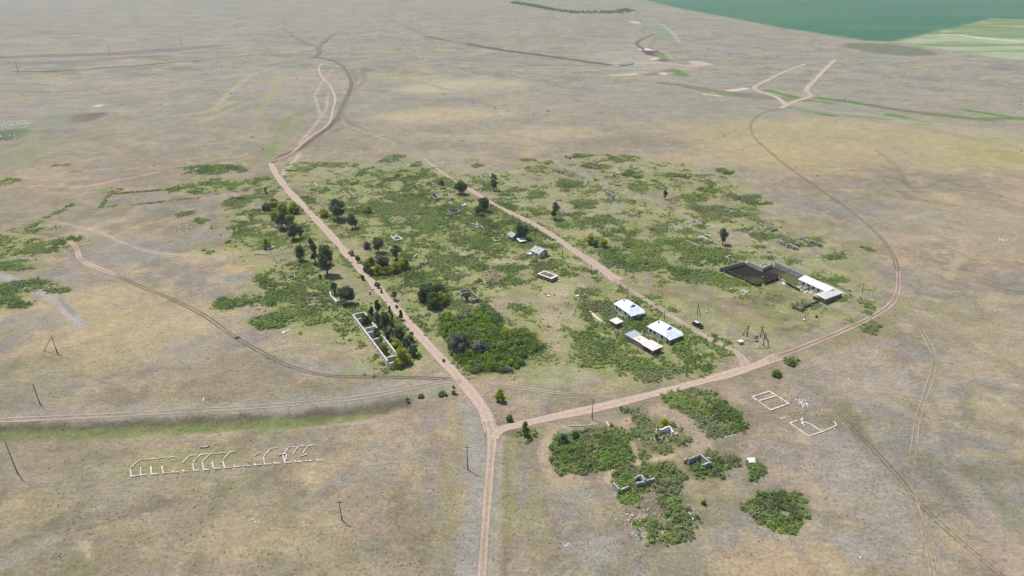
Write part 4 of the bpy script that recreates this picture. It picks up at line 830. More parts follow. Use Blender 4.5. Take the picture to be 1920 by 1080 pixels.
ruin('pale U shaped wall base open at the top, above the big roadside tree', [(643,357,655,370,.8),(655,370,668,368,1.0),(654,357,668,368,1.0)], PINKW, h=.8, jag=.25, t=.55)
ruin('dark roofless box ruin left of two below the round roadside tree', [(807,364,817,372,1.8),(817,372,827,369.5,1.6),(807,364,817,362,2.0),(817,362,818,367,1.6)], STONE, h=1.8, jag=.12)
ruin('small pale corner ruin right of two below the round roadside tree', [(830,364,840,362,.9),(841,364,845,371,1.4),(845,371,850,369,1.5)], CONC, h=1.2, jag=.2, rub=[(838,366,4,3,16,.35),(855,366,5,3,12,.3)])
ruin('low pink walled ruin in the weeds, leftmost of the northern cluster', [(779,345,787,351,1.0),(779,345,791,344.5,.8),(786,351,792,351,.9)], PINKW, h=1.0, jag=.3)
ruin('row of crumbled wall posts beside a small round tree', [(804,339,808,341,1.2),(809,341,813,344,1.3),(814,343,818,347,1.2),(819,346,823,348,1.1),(805,338,812,337,.9)], PINKW, h=1.2, jag=.5)
ruin('dark cluster of low stone walls in the middle weeds', [(838,392,848,399,1.4),(848,399,864,396,1.5),(845,391,856,390,1.3),(840,391,846,389,1.2),(856,390,864,396,1.0)], STONE, h=1.4, jag=.3, rub=[(858,394,4,2,14,.4)])
ruin('pale jumble of broken wall in dense weeds above the grey roofed house', [(883,418,893,420,.9),(894,416,896,421,1.4),(891,423,897,426,.9),(899,422,906,426,.8)], PALEW, h=1.0, jag=.4, rub=[(896,424,5,3,16,.4)])
ruin('reddish U shaped wall base left of the grey roofed house', [(923,445,928,451,.9),(928,451,940,449,1.0),(923,445,930,444,.9),(932,446,941,445.5,.9)], PINKW, h=.9, jag=.3, t=.6)
ruin('small white fronted ruin with a dark cellar mouth, centre left', [(733,441,740,448,1.3),(741,450,755,447,1.1),(744,441,755,447,1.2),(740,444,745,441,1.4)], WHITE, h=1.2, jag=.2)
ruin('dark arched lump of ruin beside a grey green tree', [(716,455,722,457,1.4),(722,457,725,462,1.2)], STONE, h=1.4, jag=.3)
ruin('little grey broken wall standing alone in pale weeds', [(787,491,793,492,1.3),(794,493,801,489,1.2)], CONC, h=1.3, jag=.3)
ruin('tiny pale leaning fragment above the little grey wall', [(778,479,783,475,.9)], PALEW, h=.9, jag=.4)
ruin('pink angular scrap of wall left of the gabled house', [(966,478,972,484,.7),(974,477,979,474,.5)], PINKW, h=.7, jag=.4)
ruin('low dark wall under a lime bush near the top of the village', [(684,400,702,397,1.1),(700,394,703,397,1.2)], STONE, h=1.1, jag=.2)
ruin('low dark wall under the grey green tree of the left row', [(518,424,534,426,1.1),(514,416,518,424,1.2)], STONE, h=1.1, jag=.15)
ruin('small white block under a lime bush on the left plot', [(500,464,514,461,1.1)], WHITE, h=1.1, jag=.2, t=.8)
ruin('three dark stumps of wall at the top edge of the village', [(1060,290.5,1064,291,1.9),(1066,293,1071,293,1.8),(1074,291,1080,292,1.9)], STONE, h=1.9, jag=.25, t=.6)
ruin('row of dark stone stumps along the back lane, upper right', [(1102,308,1108,310,1.9),(1109,310,1116,313,1.7),(1117,313,1120,315,1.2),(1125,312,1128,313,1.4)], STONE, h=1.8, jag=.3, t=.7)
ruin('two dark stumps with pale stones scattered round them', [(1045,319,1051,320,1.8),(1053,321,1057,321,1.7)], STONE, h=1.8, jag=.2, t=.7, rub=[(1048,316,5,3,8,.5),(1062,322,6,5,9,.4),(1050,328,7,3,9,.4),(1028,324,5,2,6,.4)])
ruin('dark and pale wall fragments beside a weed mound, upper right', [(1091,345,1096,346,1.6),(1099,339,1105,338,.8),(1099,339,1098,345,1.3)], PALEW, h=1.5, jag=.3, rub=[(1080,342,4,2,8,.4)])
ruin('dark blocky wall above a curve of white stones', [(1137,357,1143,361,2.2),(1143,360,1151,366,2.2)], STONE, h=2.2, jag=.2, t=.8, rub=[(1130,363,6,1.2,9,.5),(1146,371,8,2,16,.5),(1154,367,2,3,8,.5)])
ruin('small pink roofless ruin with raised end, right of a dark upright tree', [(1047,392,1056,398,1.2),(1049,390,1066,399,1.0),(1056,399,1067,399,1.4)], PINKW, h=1.2, jag=.25, rub=[(1060,402,5,2,14,.4)])
ruin('dark single stump in scattered stones right of the back lane', [(1369,400,1375,400,.1)] if False else [(1149.5,327,1155,328,1.4)], STONE, h=1.4, jag=.2, t=.7, rub=[(1160,335,6,3,9,.4)])
ruin('two short pale hooked walls in a weed oval, far right', [(1294,368,1297,366,.6),(1297,366,1304,368,.7),(1304,373,1308,371,.7),(1308,371,1312,372,.7)], PINKW, h=.7, jag=.3, t=.5)
ruin('pale wall with a jutting piece in the weeds, right side', [(1361,391,1378,396,1.0),(1367,398,1372,395,1.1),(1357,392,1363,394,.8)], PINKW, h=1.0, jag=.3, t=.6, rub=[(1327,396,5,2,10,.4)])
ruin('low long pale wall ending in a grey lump, right side', [(1434,417,1456,427,.8),(1446,429,1458,427,1.5),(1425,417,1431,421,1.2)], STONE, h=1.0, jag=.35, t=.7)
ruin('line of small stone heaps on the edge of the back lane', [(1390,429,1400,434,.6),(1402,434,1412,438,.6)], STONE, h=.6, jag=.6, rub=[(1395,431,7,4,26,.4),(1412,438,6,3,16,.4),(1428,432,6,3,16,.4)])
ruin('row of big grey stumps like broken teeth, right edge of the village, lower row', [(1461,448,1466,452,1.8),(1467,451,1472,454,1.8),(1474,455,1479,458,2.0),(1480,454,1485,459,1.8),(1485,458,1489,462,1.7),(1490,459,1496,464,1.5),(1493,455,1499,456,1.6)], STONE, h=1.8, jag=.35, t=1.0)
ruin('row of big grey stumps like broken teeth, right edge of the village, upper row', [(1502,443,1508,446,1.5),(1509,446,1515,449,1.6),(1514,450,1520,452,1.6),(1520,450,1532,453,1.4),(1533,455,1541,456,1.9)], STONE, h=1.6, jag=.35, t=1.0)
ruin('low straight wall with a bent end beside pale rubble', [(1288,450,1310,460,.9),(1310,460,1318,457,.8)], PINKW, h=.9, jag=.15, t=.6)
ruin('scattered pale foundation behind a lone shadow casting tree', [(1312,444,1318,442,.4),(1318,443,1333,451,.4),(1324,439,1334,442,.4)], PALEW, h=.4, jag=.5, t=.7, rub=[(1322,445,9,6,40,.45),(1355,454,6,2,18,.5),(1340,449,10,5,22,.3)])
ruin('small reddish dark ruin behind the cattle yard wall', [(1361,480,1370,477,1.3),(1361,480,1368,484,1.0),(1372,484,1378,488,.9)], PINKW, h=1.2, jag=.4, rub=[(1374,487,5,3,18,.4)])
ruin('thin pale hooked foundation in weeds left of the cattle yard', [(1280,503,1303,513,.5),(1303,513,1294,517,.5),(1276,504,1281,503,.5)], PINKW, h=.5, jag=.2, t=.5)
ruin('pale stones of a collapsed house right of the slim pale tree', [(952,345,957,348,1.1),(960,350,971,348,1.0),(966,344,971,348,.8)], CONC, h=1.0, jag=.5, rub=[(960,348,8,5,26,.45)])
ruin('straggling line of pale stones above the village road', [(900,330,907,334,.8),(908,336,912,338,1.0)], PALEW, h=.8, jag=.6, rub=[(892,329,10,4,20,.45),(903,334,7,3,14,.4)])
ruin('low dark rubble walls beside a small yellow shrub, upper left', [(478,361,486,362,.7),(489,361,496,362,.7),(500,357,505,361,.8)], STONE, h=.7, jag=.5, t=.6)
ruin('dark wall debris on the near weed edge, above the curved pale heap', [(742,298,748,296,.8),(748,297,756,303,.8)], STONE, h=.8, jag=.5, t=.8, rub=[(748,302,9,5,26,.5)])
ruin('faint low wall rectangle on a small weed mound near the main road top', [(574,343,583,350,.5),(588,342,596,348,.7)], PALEW, h=.5, jag=.4, t=.5)
ruin('short pale slab wall on the bank of ruin rubble above the road, centre right', [(1322,396,1334,395,.5)], PALEW, h=.5, jag=.3, t=.6) if False else None

# cream foundations
def strip(name, label, cat, lines, m, wd, h, group=None):
    """low masonry strips on the ground; each polyline one continuous part"""
    A = [[at(*p_) for p_ in ln] for ln in lines]; fl = [p_ for a_ in A for p_ in a_]
    cx = sum(p_[0] for p_ in fl) / len(fl); cy = sum(p_[1] for p_ in fl) / len(fl)
    single = len(lines) == 1
    e = None if single else empty(name, label, cat, (cx, cy), 0, group)
    for ln in A:
        bm = bmesh.new()
        for i, (p_, q_) in enumerate(zip(ln[:-1], ln[1:])):
            wall_bm(bm, (p_[0] - cx, p_[1] - cy), (q_[0] - cx, q_[1] - cy), h + .004 * i, wd, 0, z0=-.1)
        o = obj(name if single else 'beam', bm, m, e)
        if single: o.location = (cx, cy, 0); tag(o, label, cat, group)
z4 = lambda *P_: [(1360 + a_ / 7.2, 700 + b_ / 7.2) for a_, b_ in P_]
strip('house_foundation', 'clean cream rectangular foundation with one crosswise divider', 'foundation', [z4((360,325),(595,250),(855,415),(612,502),(360,325)), z4((455,378),(690,310))], CREAM, .46, .3, 'bare house foundations')
strip('house_foundation', 'larger broken cream foundation below the red brick scatter', 'foundation', [z4((975,640),(870,680),(1125,855),(1345,780),(1500,710),(1470,655)), z4((1290,780),(1160,700),(1070,662))], PALEW, .36, .25, 'bare house foundations')
strip('house_foundation', 'thin small outline foundation left of the broken one', 'foundation', [z4((475,982),(375,908),(180,975),(265,1050),(365,1005)), z4((305,955),(362,1003))], mat('tan_kerb', (.44,.39,.32), var=.2), .2, .12, 'bare house foundations')
strip('kerb_stone', 'thin straight line of buried kerb between weed patch and small foundation', 'kerb', [z4((-10,868),(135,830))], PALEW, .25, .12)
z6 = lambda *P_: [(220 + a_ / 4.571, 800 + b_ / 4.571) for a_, b_ in P_]
ROW1 = [[(110,362),(190,290),(255,283)],[(265,293),(275,283),(330,276)],[(350,283),(365,272),(420,266)],[(440,276),(450,266),(495,262)],[(560,317),(620,253),(680,247)],[(650,312),(712,244),(775,238)],[(734,302),(795,238),(850,234)],[(868,240),(875,230),(930,225)],[(907,290),(965,222),(1020,215)],[(1175,255),(1225,225)],[(1255,260),(1315,193),(1370,186)],[(1428,236),(1470,182),(1525,178)],[(1505,240),(1550,175),(1605,168)],[(1590,232),(1635,168),(1690,161)]]
ROW2 = [[(112,368),(122,432),(185,425)],[(200,355),(203,420),(255,416)],[(290,348),(293,412),(350,410)],[(383,342),(395,405),(450,400)],[(470,383),(478,396),(528,394)],[(562,376),(566,388),(615,386)],[(648,322),(658,382),(705,378)],[(732,310),(740,374),(790,374)],[(815,308),(828,364),(885,360)],[(905,297),(922,357),(980,353)],[(1003,335),(1005,350),(1060,345)],[(1088,330),(1090,342),(1140,339)],[(1175,320),(1180,335),(1235,330)],[(1254,266),(1265,328),(1320,325)],[(1345,308),(1350,320),(1405,317)],[(1418,248),(1440,313),(1492,311)],[(1520,297),(1525,306),(1580,303)],[(1615,290),(1620,300),(1675,295)],[(1712,282),(1717,294),(1768,293)]]
ORD = ['first','second','third','fourth','fifth','sixth','seventh','eighth','ninth','tenth','eleventh','twelfth','thirteenth','fourteenth','fifteenth','sixteenth','seventeenth','eighteenth','nineteenth']
for i, r_ in enumerate(ROW1): strip('concrete_rib', 'white bent concrete frame lying on dry grass, %s from the left in the upper row' % ORD[i], 'concrete rib', [z6(*r_)], CREAM, .27, .28, 'bent concrete frames lying in a comb shaped row')
for i, r_ in enumerate(ROW2): strip('concrete_rib', 'white bent concrete frame lying on dry grass, %s from the left in the lower row' % ORD[i], 'concrete rib', [z6(*r_)], CREAM, .33, .3, 'bent concrete frames lying in a comb shaped row')
strip('concrete_beam', 'short white beam crossing the upper row of frames near its right end', 'beam', [z6((1388,252),(1410,241),(1452,238))], CREAM, .34, .42)
strip('concrete_beam', 'short white upright beam between the crowded frames at right', 'beam', [z6((1450,246),(1448,292))], CREAM, .36, .36)
strip('concrete_beam', 'slanting white beam under the last frames of the upper row', 'beam', [z6((1565,262),(1625,238))], CREAM, .34, .3)
strip('concrete_beam', 'small pale block lying alone above the comb of frames', 'beam', [z6((708,182),(760,180),(785,168))], CONC, .5, .4)

# ------------------------------------------------------------------ heaps, slabs and single stones
def pile(name, label, cat, px, py, rw, rh, n_, s_, m, zmax=.4, group=None, kind=None):
    c_ = at(px, py); bm = bmesh.new(); stones(bm, 0, 0, rw, rh, n_, s_, random.Random(int(px * 3 + py)), zmax)
    o = obj(name, bm, m); o.location = (*c_, 0); return tag(o, label, cat, group, kind)
def slab(label, px, py, px2, py2, wd, h, m=WHITE, name='slab', cat='slab', group=None):
    a_ = at(px, py); b_ = at(px2, py2); cx, cy = (a_[0] + b_[0]) / 2, (a_[1] + b_[1]) / 2; bm = bmesh.new()
    wall_bm(bm, (a_[0] - cx, a_[1] - cy), (b_[0] - cx, b_[1] - cy), h, wd, .25, seed=int(px))
    o = obj(name, bm, m); o.location = (cx, cy, 0); return tag(o, label, cat, group)
pile('brick_rubble', 'scatter of pink red broken brick between two cream foundations', 'rubble', 1505, 768, 9, 8, 260, .16, BRICK, .25, kind='stuff')
pile('brick_rubble', 'trail of red brick crumbs under the clean cream foundation', 'rubble', 1468, 773, 8, 2, 90, .13, BRICK, .1, kind='stuff')
pile('brick_rubble', 'small red brick spill above the broken foundation', 'rubble', 1495, 784, 3, 3, 60, .16, BRICK, .2, kind='stuff')
pile('rubble_heap', 'white rubble scrap beside the brick scatter, upper end', 'rubble', 1502, 753, 2.4, 1.6, 14, .4, WHITE, .3)
pile('rubble_heap', 'white broken block beside the brick scatter, right of the scrap', 'rubble', 1510, 761, 1.2, 1.4, 8, .4, WHITE, .4)
pile('rubble_heap', 'white upright lump on the divider of the broken foundation', 'rubble', 1505, 792, .9, 1.6, 8, .45, WHITE, .7)
pile('rubble_heap', 'flat white flake left of the brick spill', 'rubble', 1472, 785, 1.6, .5, 7, .3, WHITE, .1)
pile('rubble_heap', 'straggling white stones along the far side of the broken foundation', 'rubble', 1549, 785, 5, 6, 34, .25, RUBBLE, .2)
pile('rubble_heap', 'pink cream pile of rubble on the left rim of the largest weed patch', 'rubble', 1187, 972, 2.2, 1.6, 60, .35, mat('pink_rubble', (.58, .44, .36), var=.3), .8)
pile('rubble_heap', 'long spill of pale pink stones down the left rim of the largest weed patch', 'rubble', 1200, 990, 2.6, 6.5, 190, .2, RUBBLE, .3, kind='stuff')
pile('rubble_heap', 'loose pale stones strewn among the weeds below the wall stubs', 'rubble', 1222, 955, 11, 10, 380, .24, RUBBLE, .2, kind='stuff')
pile('rubble_heap', 'band of pale stones at the top left of the largest weed patch', 'rubble', 1178, 930, 3.6, 1.6, 60, .22, RUBBLE, .3)
pile('rubble_heap', 'white rubble pocket in the middle of the oval weed patch', 'rubble', 1107, 844, 3.0, 1.6, 34, .3, RUBBLE, .4)
pile('rubble_heap', 'second pale stone pocket in the oval weed patch, upper', 'rubble', 1105, 818, 2.4, 2, 24, .3, STONE, .4)
pile('rubble_heap', 'white crumbs at the left lower edge of the weed patch below the road', 'rubble', 1312, 786, 3.0, 4, 36, .32, RUBBLE, .3)
pile('rubble_heap', 'white crumbs at the bottom of the weed patch below the road', 'rubble', 1335, 798, 7, 4, 40, .22, RUBBLE, .2)
pile('rubble_heap', 'bare earthen rubble mound inside the ringed weeds in mid village', 'rubble', 925, 514, 8, 9, 420, .26, mat('earth_rubble', (.34, .29, .23), var=.35), .7, kind='stuff')
pile('rubble_heap', 'grey stone pile on the dry plot far left of the main road', 'rubble', 350, 424, 8, 10, 120, .3, mat('ash_rubble', (.33, .32, .30), var=.25), .5)
pile('rubble_heap', 'white bits on the far left horizon hollow', 'rubble', 22, 232, 16, 20, 70, 1.0, WHITE, .3)
pile('rubble_heap', 'white and dark scrap left of the dark green hollow', 'rubble', 20, 258, 14, 12, 20, .8, WHITE, .2)
pile('rubble_heap', 'white skeleton like scrap on dry grass, bottom centre', 'rubble', 1062, 1021, 1.1, .9, 14, .22, WHITE, .3)
pile('rubble_heap', 'white litter on dry grass lower left, larger patch', 'rubble', 477, 975, 1.3, .9, 16, .22, WHITE, .15)
pile('rubble_heap', 'white litter on dry grass lower left, upper speck', 'rubble', 484, 944, .5, .9, 5, .18, WHITE, .1)
pile('rubble_heap', 'grey stones in a hollow near the right frame edge', 'rubble', 1905, 640, 9, 12, 60, .3, RUBBLE, .3)
pile('rubble_heap', 'small white heap on the right plain, upper', 'rubble', 1882, 450, 2.4, 1.2, 10, .4, WHITE, .2)
pile('rubble_heap', 'grey rubble in the lowest left weed tuft', 'rubble', 105, 1043, 1.8, 1.2, 24, .22, STONE, .3)
pile('rubble_heap', 'white crumbs in the tiny weed patch beside the slab', 'rubble', 1375, 858, 2.2, 1.5, 20, .25, RUBBLE, .25)
pile('rubble_heap', 'pile of white debris beside the long cattle shed', 'rubble', 1504, 541, 2.8, 2.4, 30, .4, WHITE, .5)
pile('rubble_heap', 'bright white scrap sheet in front of the long cattle shed', 'rubble', 1516, 548, 2.0, 1.2, 8, .7, WHITE, .4)
pile('rubble_heap', 'white scrap heap at the corner of the cattle yard track', 'rubble', 1396, 549, 2.2, 2.4, 14, .6, WHITE, .3)
pile('rubble_heap', 'pale debris under the trees of the left row', 'rubble', 540, 455, 2.5, 2, 14, .4, RUBBLE, .3)
pile('rubble_heap', 'pale debris between the lower left grove trees', 'rubble', 598, 482, 3.4, 4, 20, .4, RUBBLE, .3)
pile('rubble_heap', 'white crumbs in the dense weeds right of the village road, upper', 'rubble', 1213, 472, 2.6, 1.6, 12, .45, RUBBLE, .3)
pile('rubble_heap', 'white crumbs in the dense weeds close to the village road', 'rubble', 1130, 482, 3.0, 1.2, 8, .4, WHITE, .3)
pile('rubble_heap', 'rubble pocket in weeds above the village road bend', 'rubble', 1098, 421, 5, 3, 14, .4, RUBBLE, .3)
pile('rubble_heap', 'dry grey brush heap in the weeds above the village road end', 'rubble', 1205, 482, 8, 3, 60, .3, mat('brush', (.20, .17, .15), var=.3), .3)
pile('rubble_heap', 'pale litter around the lower white house garden', 'rubble', 1240, 675, 5, 4, 10, .3, WHITE, .2)
slab('bright white flat slab on top of the small round weed patch', 1402, 866, 1416, 866, 2.0, .7)
slab('white fallen slab in weeds above the dark wall cluster', 867, 387, 873, 384, 1.4, .7)
slab('blue white sheet lying at the edge of the cattle yard track', 1359, 542, 1374, 541, 1.2, .25, BLUEP)
slab('small white sheet beside the yard gate', 1467, 532, 1473, 532, 2.0, .3)
slab('white plank scrap below the left weeds, longer', 530, 625, 534, 622, .9, .3)
slab('white plank scrap below the left weeds, thinner', 537, 621, 545, 618, .5, .25)
slab('small white scrap on the far edge of the village beside the road head', 829, 306, 832, 306, 1.5, .5)
slab('small white scrap in the weeds above the road head', 783, 308, 785, 308, 1.5, .5)
slab('white tilted board in the middle of the largest weed patch', 1252, 940, 1257, 944, .4, .3)
slab('white tilted board near the right rim of the largest weed patch', 1290, 962, 1295, 966, .45, .3)
slab('white square stone near the lower right rim of the largest weed patch', 1297, 974, 1300, 974, .8, .5)
slab('white little sheet on bare ground right of the houses', 1312, 668, 1317, 664, .9, .4)
slab('white litter piece on the bare plain, bottom right', 1611, 1045, 1614, 1046, .4, .2)
slab('white scrap beside the leaning concrete pole stub on the right plain', 1589, 711, 1592, 712, .6, .3)
slab('white board near the long ruin thicket corner', 832, 741, 835, 747, .3, .2)
slab('short pale stick upright mark on the left plain', 380, 753, 383, 746, .2, .2)
slab('white long board lying beside the fallen pole', 1137, 791, 1142, 799, .3, .15)
slab('small dark mound of scrap below the shed farm', 1529, 594, 1533, 595, 1.2, .6, DARKW)
slab('white scrap below the wooden pole near the farm', 1506, 600, 1509, 601, 1.2, .6)
slab('white crumb on the farm slope, single', 1464, 586, 1466, 586, .8, .4)
slab('white cloth like scrap in the mid village clearing', 1026, 554, 1031, 556, .7, .35)
slab('grey scrap board beside the sod covered cellar', 1044, 526, 1052, 528, 1.2, .3, CONC)

# ------------------------------------------------------------------ fallen poles
def fallen(label, p_, q_, r_=.16, m=CREAM, fork=None):
    a_ = at(*p_); b_ = at(*q_); bm = bmesh.new(); tube(bm, (0, 0, r_), (b_[0] - a_[0], b_[1] - a_[1], r_ * .8), r_, r_ * .7)
    if fork:
        f_ = at(*fork); c_ = ((b_[0] - a_[0]) * .85, (b_[1] - a_[1]) * .85); tube(bm, (c_[0], c_[1], r_ + .1), (f_[0] - a_[0], f_[1] - a_[1], r_ + .3), r_ * .9, r_ * .7)
    o = obj('fallen_pole', bm, m); o.location = (*a_, 0); tag(o, label, 'pole')
fallen('long white concrete pole lying beside the oval weed patch', (1069, 799.5), (1114, 798), .18, CREAM, (1113, 796))
fallen('thin pale pole crossing the bottom centre scrap of grass', (1003, 983), (1024, 990), .09, PALEW, (1019, 982))

# ------------------------------------------------------------------ standing poles
def pole(label, px, yb, yt, kind='plain', px_t=None, m=WOOD, r_=.14, group='utility poles of the dead village', brace=None):
    x, y = at(px, yb); h_ = hz(yb, yt); e = empty('utility_pole', label, 'utility pole', (x, y), 0, group)
    bm = bmesh.new(); tube(bm, (0, 0, -.2), (0, 0, h_), r_, r_ * .72, 8); obj('post', bm, m, e)
    if kind in ('arm', 'stub'):
        bm = bmesh.new(); box(bm, -.9, .9, -.06, .06, h_ - .75, h_ - .62); obj('crossarm', bm, m, e)
        for sx in (-.8, .8):
            bm = bmesh.new(); tube(bm, (sx, 0, h_ - .62), (sx, 0, h_ - .42), .06, .05, 6); obj('insulator', bm, CHROME, e)
    bm = bmesh.new(); tube(bm, (0, 0, h_), (0, 0, h_ + .22), .06, .05, 6); obj('insulator', bm, CHROME, e)
    if kind != 'far':
        bm = bmesh.new(); tube(bm, (.16, .05, -.2), (.16, .05, 1.6), .1, .1, 6); obj('footing', bm, CONC, e)
    for b_ in (brace or []):
        f_ = at(*b_); bm = bmesh.new(); tube(bm, (f_[0] - x, f_[1] - y, -.2), (0, 0, h_ * .93), r_ * .8, r_ * .6, 7); obj('brace', bm, m, e)
    return e, x, y, h_
near_poles = {}
for lab, px, yb, yt, kd, br in [
 ('wooden pole nearest the bottom road, left of it', 877, 881, 835, 'arm', None), ('wooden pole lowest in the picture, bottom centre left', 641, 976, 938, 'arm', None),
 ('leaning looking pole at the left frame edge, lowest of three', 33, 888, 828, 'plain', None), ('pole just above the left road near the frame edge', 75, 758, 720, 'plain', None),
 ('braced A shaped pole on the left plain', 107, 661, 628, 'plain', [(82, 658)]),
 ('pole on the lower side of the curved road, over the fallen pole', 1110, 786, 749, 'plain', None), ('pole below the garden of the lower white house', 1287, 706, 678, 'stub', None),
 ('pole above the upper white house beside the lane', 1177, 556, 538, 'plain', None), ('pole between the two white houses and the lane', 1245, 599, 581, 'plain', None),
 ('pole on the left side of the wide road end', 1108, 514, 496, 'plain', None), ('pole right of the gabled house', 1054, 480, 463, 'plain', None),
 ('pole right of the tree behind the grey roofed house', 1003, 446, 431, 'plain', None), ('pole in the weeds above the grey roofed house', 961, 417, 402, 'plain', None),
 ('braced wooden pole on the open lot behind the parked car', 1307, 590, 569, 'plain', [(1314, 592)]), ('pole right of the cattle shed', 1616, 548, 530, 'stub', None),
 ('short pole below the broken yard fence', 1508, 600, 588, 'plain', None)]:
    near_poles[lab] = pole(lab, px, yb, yt, kd, brace=br)
for i, (px, yb, yt) in enumerate([(35,137,113),(207,107,86),(341,86,66),(446,66,50),(534,52,36),(604,38,24),(664,26,14),(716,15,3),(761,4,-8)]):
    pole('slim tall power line pole on the far plain, %s from the left' % ORD[i], px, yb, yt, 'far', m=mat('far_pole', (.13, .12, .11), var=.1), r_=.28, group='tall poles of the far power line')
# wires between the three left poles
def wire(label, a_, b_, sag, off=0.0):
    bm = bmesh.new(); pr = None
    for i in range(17):
        t_ = i / 16; p_ = Vector(a_).lerp(Vector(b_), t_); p_.z -= sag * 4 * t_ * (1 - t_)
        if pr is not None: tube(bm, pr, p_, .012, .012, 4)
        pr = p_.copy()
    tag(obj('overhead_wire', bm, CHROME), label, 'wire', 'wires on the left pole line')
A_ = near_poles['braced A shaped pole on the left plain']; B_ = near_poles['pole just above the left road near the frame edge']; D_ = near_poles['leaning looking pole at the left frame edge, lowest of three']
wire('thin wire from the braced pole to the pole by the left road', (A_[1], A_[2], A_[3]), (B_[1], B_[2], B_[3]), 1.5)
wire('thin wire from the pole by the left road to the lowest edge pole', (B_[1], B_[2], B_[3]), (D_[1], D_[2], D_[3]), 1.5)

# old substation: two braced frames, a leaning concrete pole, transformer, white box
z8 = lambda a_, b_: (1260 + a_ / 7.7125, 560 + b_ / 7.7125)
def aframe(label, top, feet, m=WOOD, mats=None):
    fs = [at(*z8(*f_)) for f_ in feet]; h_ = hz(z8(*feet[0])[1], z8(*top)[1]); cx, cy = fs[0]
    e = empty('braced_pole', label, 'utility pole', (cx, cy), 0, 'poles of the old substation')
    for i, f_ in enumerate(fs):
        bm = bmesh.new(); tube(bm, (f_[0] - cx, f_[1] - cy, -.2), (0, 0, h_ * (1 if i == 0 else .9)), .17, .12, 7); obj('post' if i == 0 else 'brace', bm, m, e)
        bm = bmesh.new(); tube(bm, (f_[0] - cx + (.22 if i == 0 else 0), f_[1] - cy, -.2), (f_[0] - cx + (.22 if i == 0 else 0), f_[1] - cy, 1.3), .14, .12, 6); obj('footing', bm, CREAM, e)
    bm = bmesh.new(); box(bm, -.8, .8, -.06, .06, h_ - .5, h_ - .35); obj('crossarm', bm, m, e)
aframe('braced dark pole of the old substation, left one with white footings', (1112, 385), [(1085, 545), (1020, 525)])
aframe('braced dark pole of the old substation, middle one', (1298, 400), [(1280, 560), (1330, 515)])
aframe('thin braced pole of the old substation beside the pale leaning one', (1342, 500), [(1315, 680), (1390, 615)])
a_ = at(*z8(1213, 718)); b_ = at(*z8(1340, 505), 5.2); bm = bmesh.new(); tube(bm, (0, 0, -.1), (b_[0] - a_[0], b_[1] - a_[1], 5.2), .22, .15, 8)
o = obj('leaning_pole', bm, CREAM); o.location = (*a_, 0); tag(o, 'pale concrete pole leaning steeply at the old substation', 'pole')
c_ = at(*z8(1210, 612)); e = empty('transformer', 'grey transformer on legs in the old substation', 'transformer', c_)
bm = bmesh.new(); box(bm, -.6, .6, -.5, .5, 1.1, 2.6); bmesh.ops.bevel(bm, geom=bm.edges[:], offset=.08, segments=1); obj('tank', bm, CHROME, e)
bm = bmesh.new()
for s_ in (-.68, .68):
    for k_ in range(4): box(bm, s_ - .06, s_ + .06, -.4 + k_ * .22, -.3 + k_ * .22, 1.2, 2.4)
obj('radiator', bm, BLUEP, e)
for sx in (-.5, .5):
    for sy in (-.4, .4):
        bm = bmesh.new(); box(bm, sx - .06, sx + .06, sy - .06, sy + .06, -.1, 1.1); obj('leg', bm, CONC, e)
for sx in (-.35, 0, .35):
    bm = bmesh.new(); tube(bm, (sx, 0, 2.6), (sx, 0, 3.0), .07, .05, 6); obj('bushing', bm, WHITE, e)
c_ = at(1388, 644); bm = bmesh.new(); hexa(bm, [(-.8, -.6, 0), (.8, -.6, 0), (.8, .6, 0), (-.8, .6, 0)], [(-.8, -.6, .8), (.8, -.6, .9), (.8, .6, 1.0), (-.8, .6, .9)])
e = empty('concrete_box', 'small white topped concrete box at the edge of the old substation', 'concrete box', c_, R(20)); obj('chamber', bm, CONC, e)
bm = bmesh.new(); box(bm, -1.0, 1.0, -.75, .75, 1.004, 1.12); obj('lid', bm, WHITE, e)

# ------------------------------------------------------------------ houses
def frame3(A, Fp, Rp):
    """local frame at the corner Fp: x towards Rp, y towards A (px of base corners)"""
    a_, f_, r_ = Vector(at(*A)), Vector(at(*Fp)), Vector(at(*Rp)); u = (r_ - f_).normalized(); v = Vector((-u.y, u.x))
    return f_, math.atan2(u.y, u.x), (r_ - f_).length, (a_ - f_).dot(v)
def windows(e, spec, L_x, L_y, frame_m=BLUEP):
    """spec: (side, s, z0, w, h); side 'l' = wall x=0, 'f' = wall y=0"""
    for side, s_, z0, w_, h_ in spec:
        bm = bmesh.new(); b2 = bmesh.new()
        if side == 'l': box(bm, -.05, .02, s_ - w_ / 2 - .08, s_ + w_ / 2 + .08, z0 - .08, z0 + h_ + .08); box(b2, -.08, -.053, s_ - w_ / 2, s_ + w_ / 2, z0, z0 + h_)
        elif side == 'f': box(bm, s_ - w_ / 2 - .08, s_ + w_ / 2 + .08, -.05, .02, z0 - .08, z0 + h_ + .08); box(b2, s_ - w_ / 2, s_ + w_ / 2, -.08, -.053, z0, z0 + h_)
        o = obj('window', bm, frame_m, e); obj('pane', b2, GLASS, o)
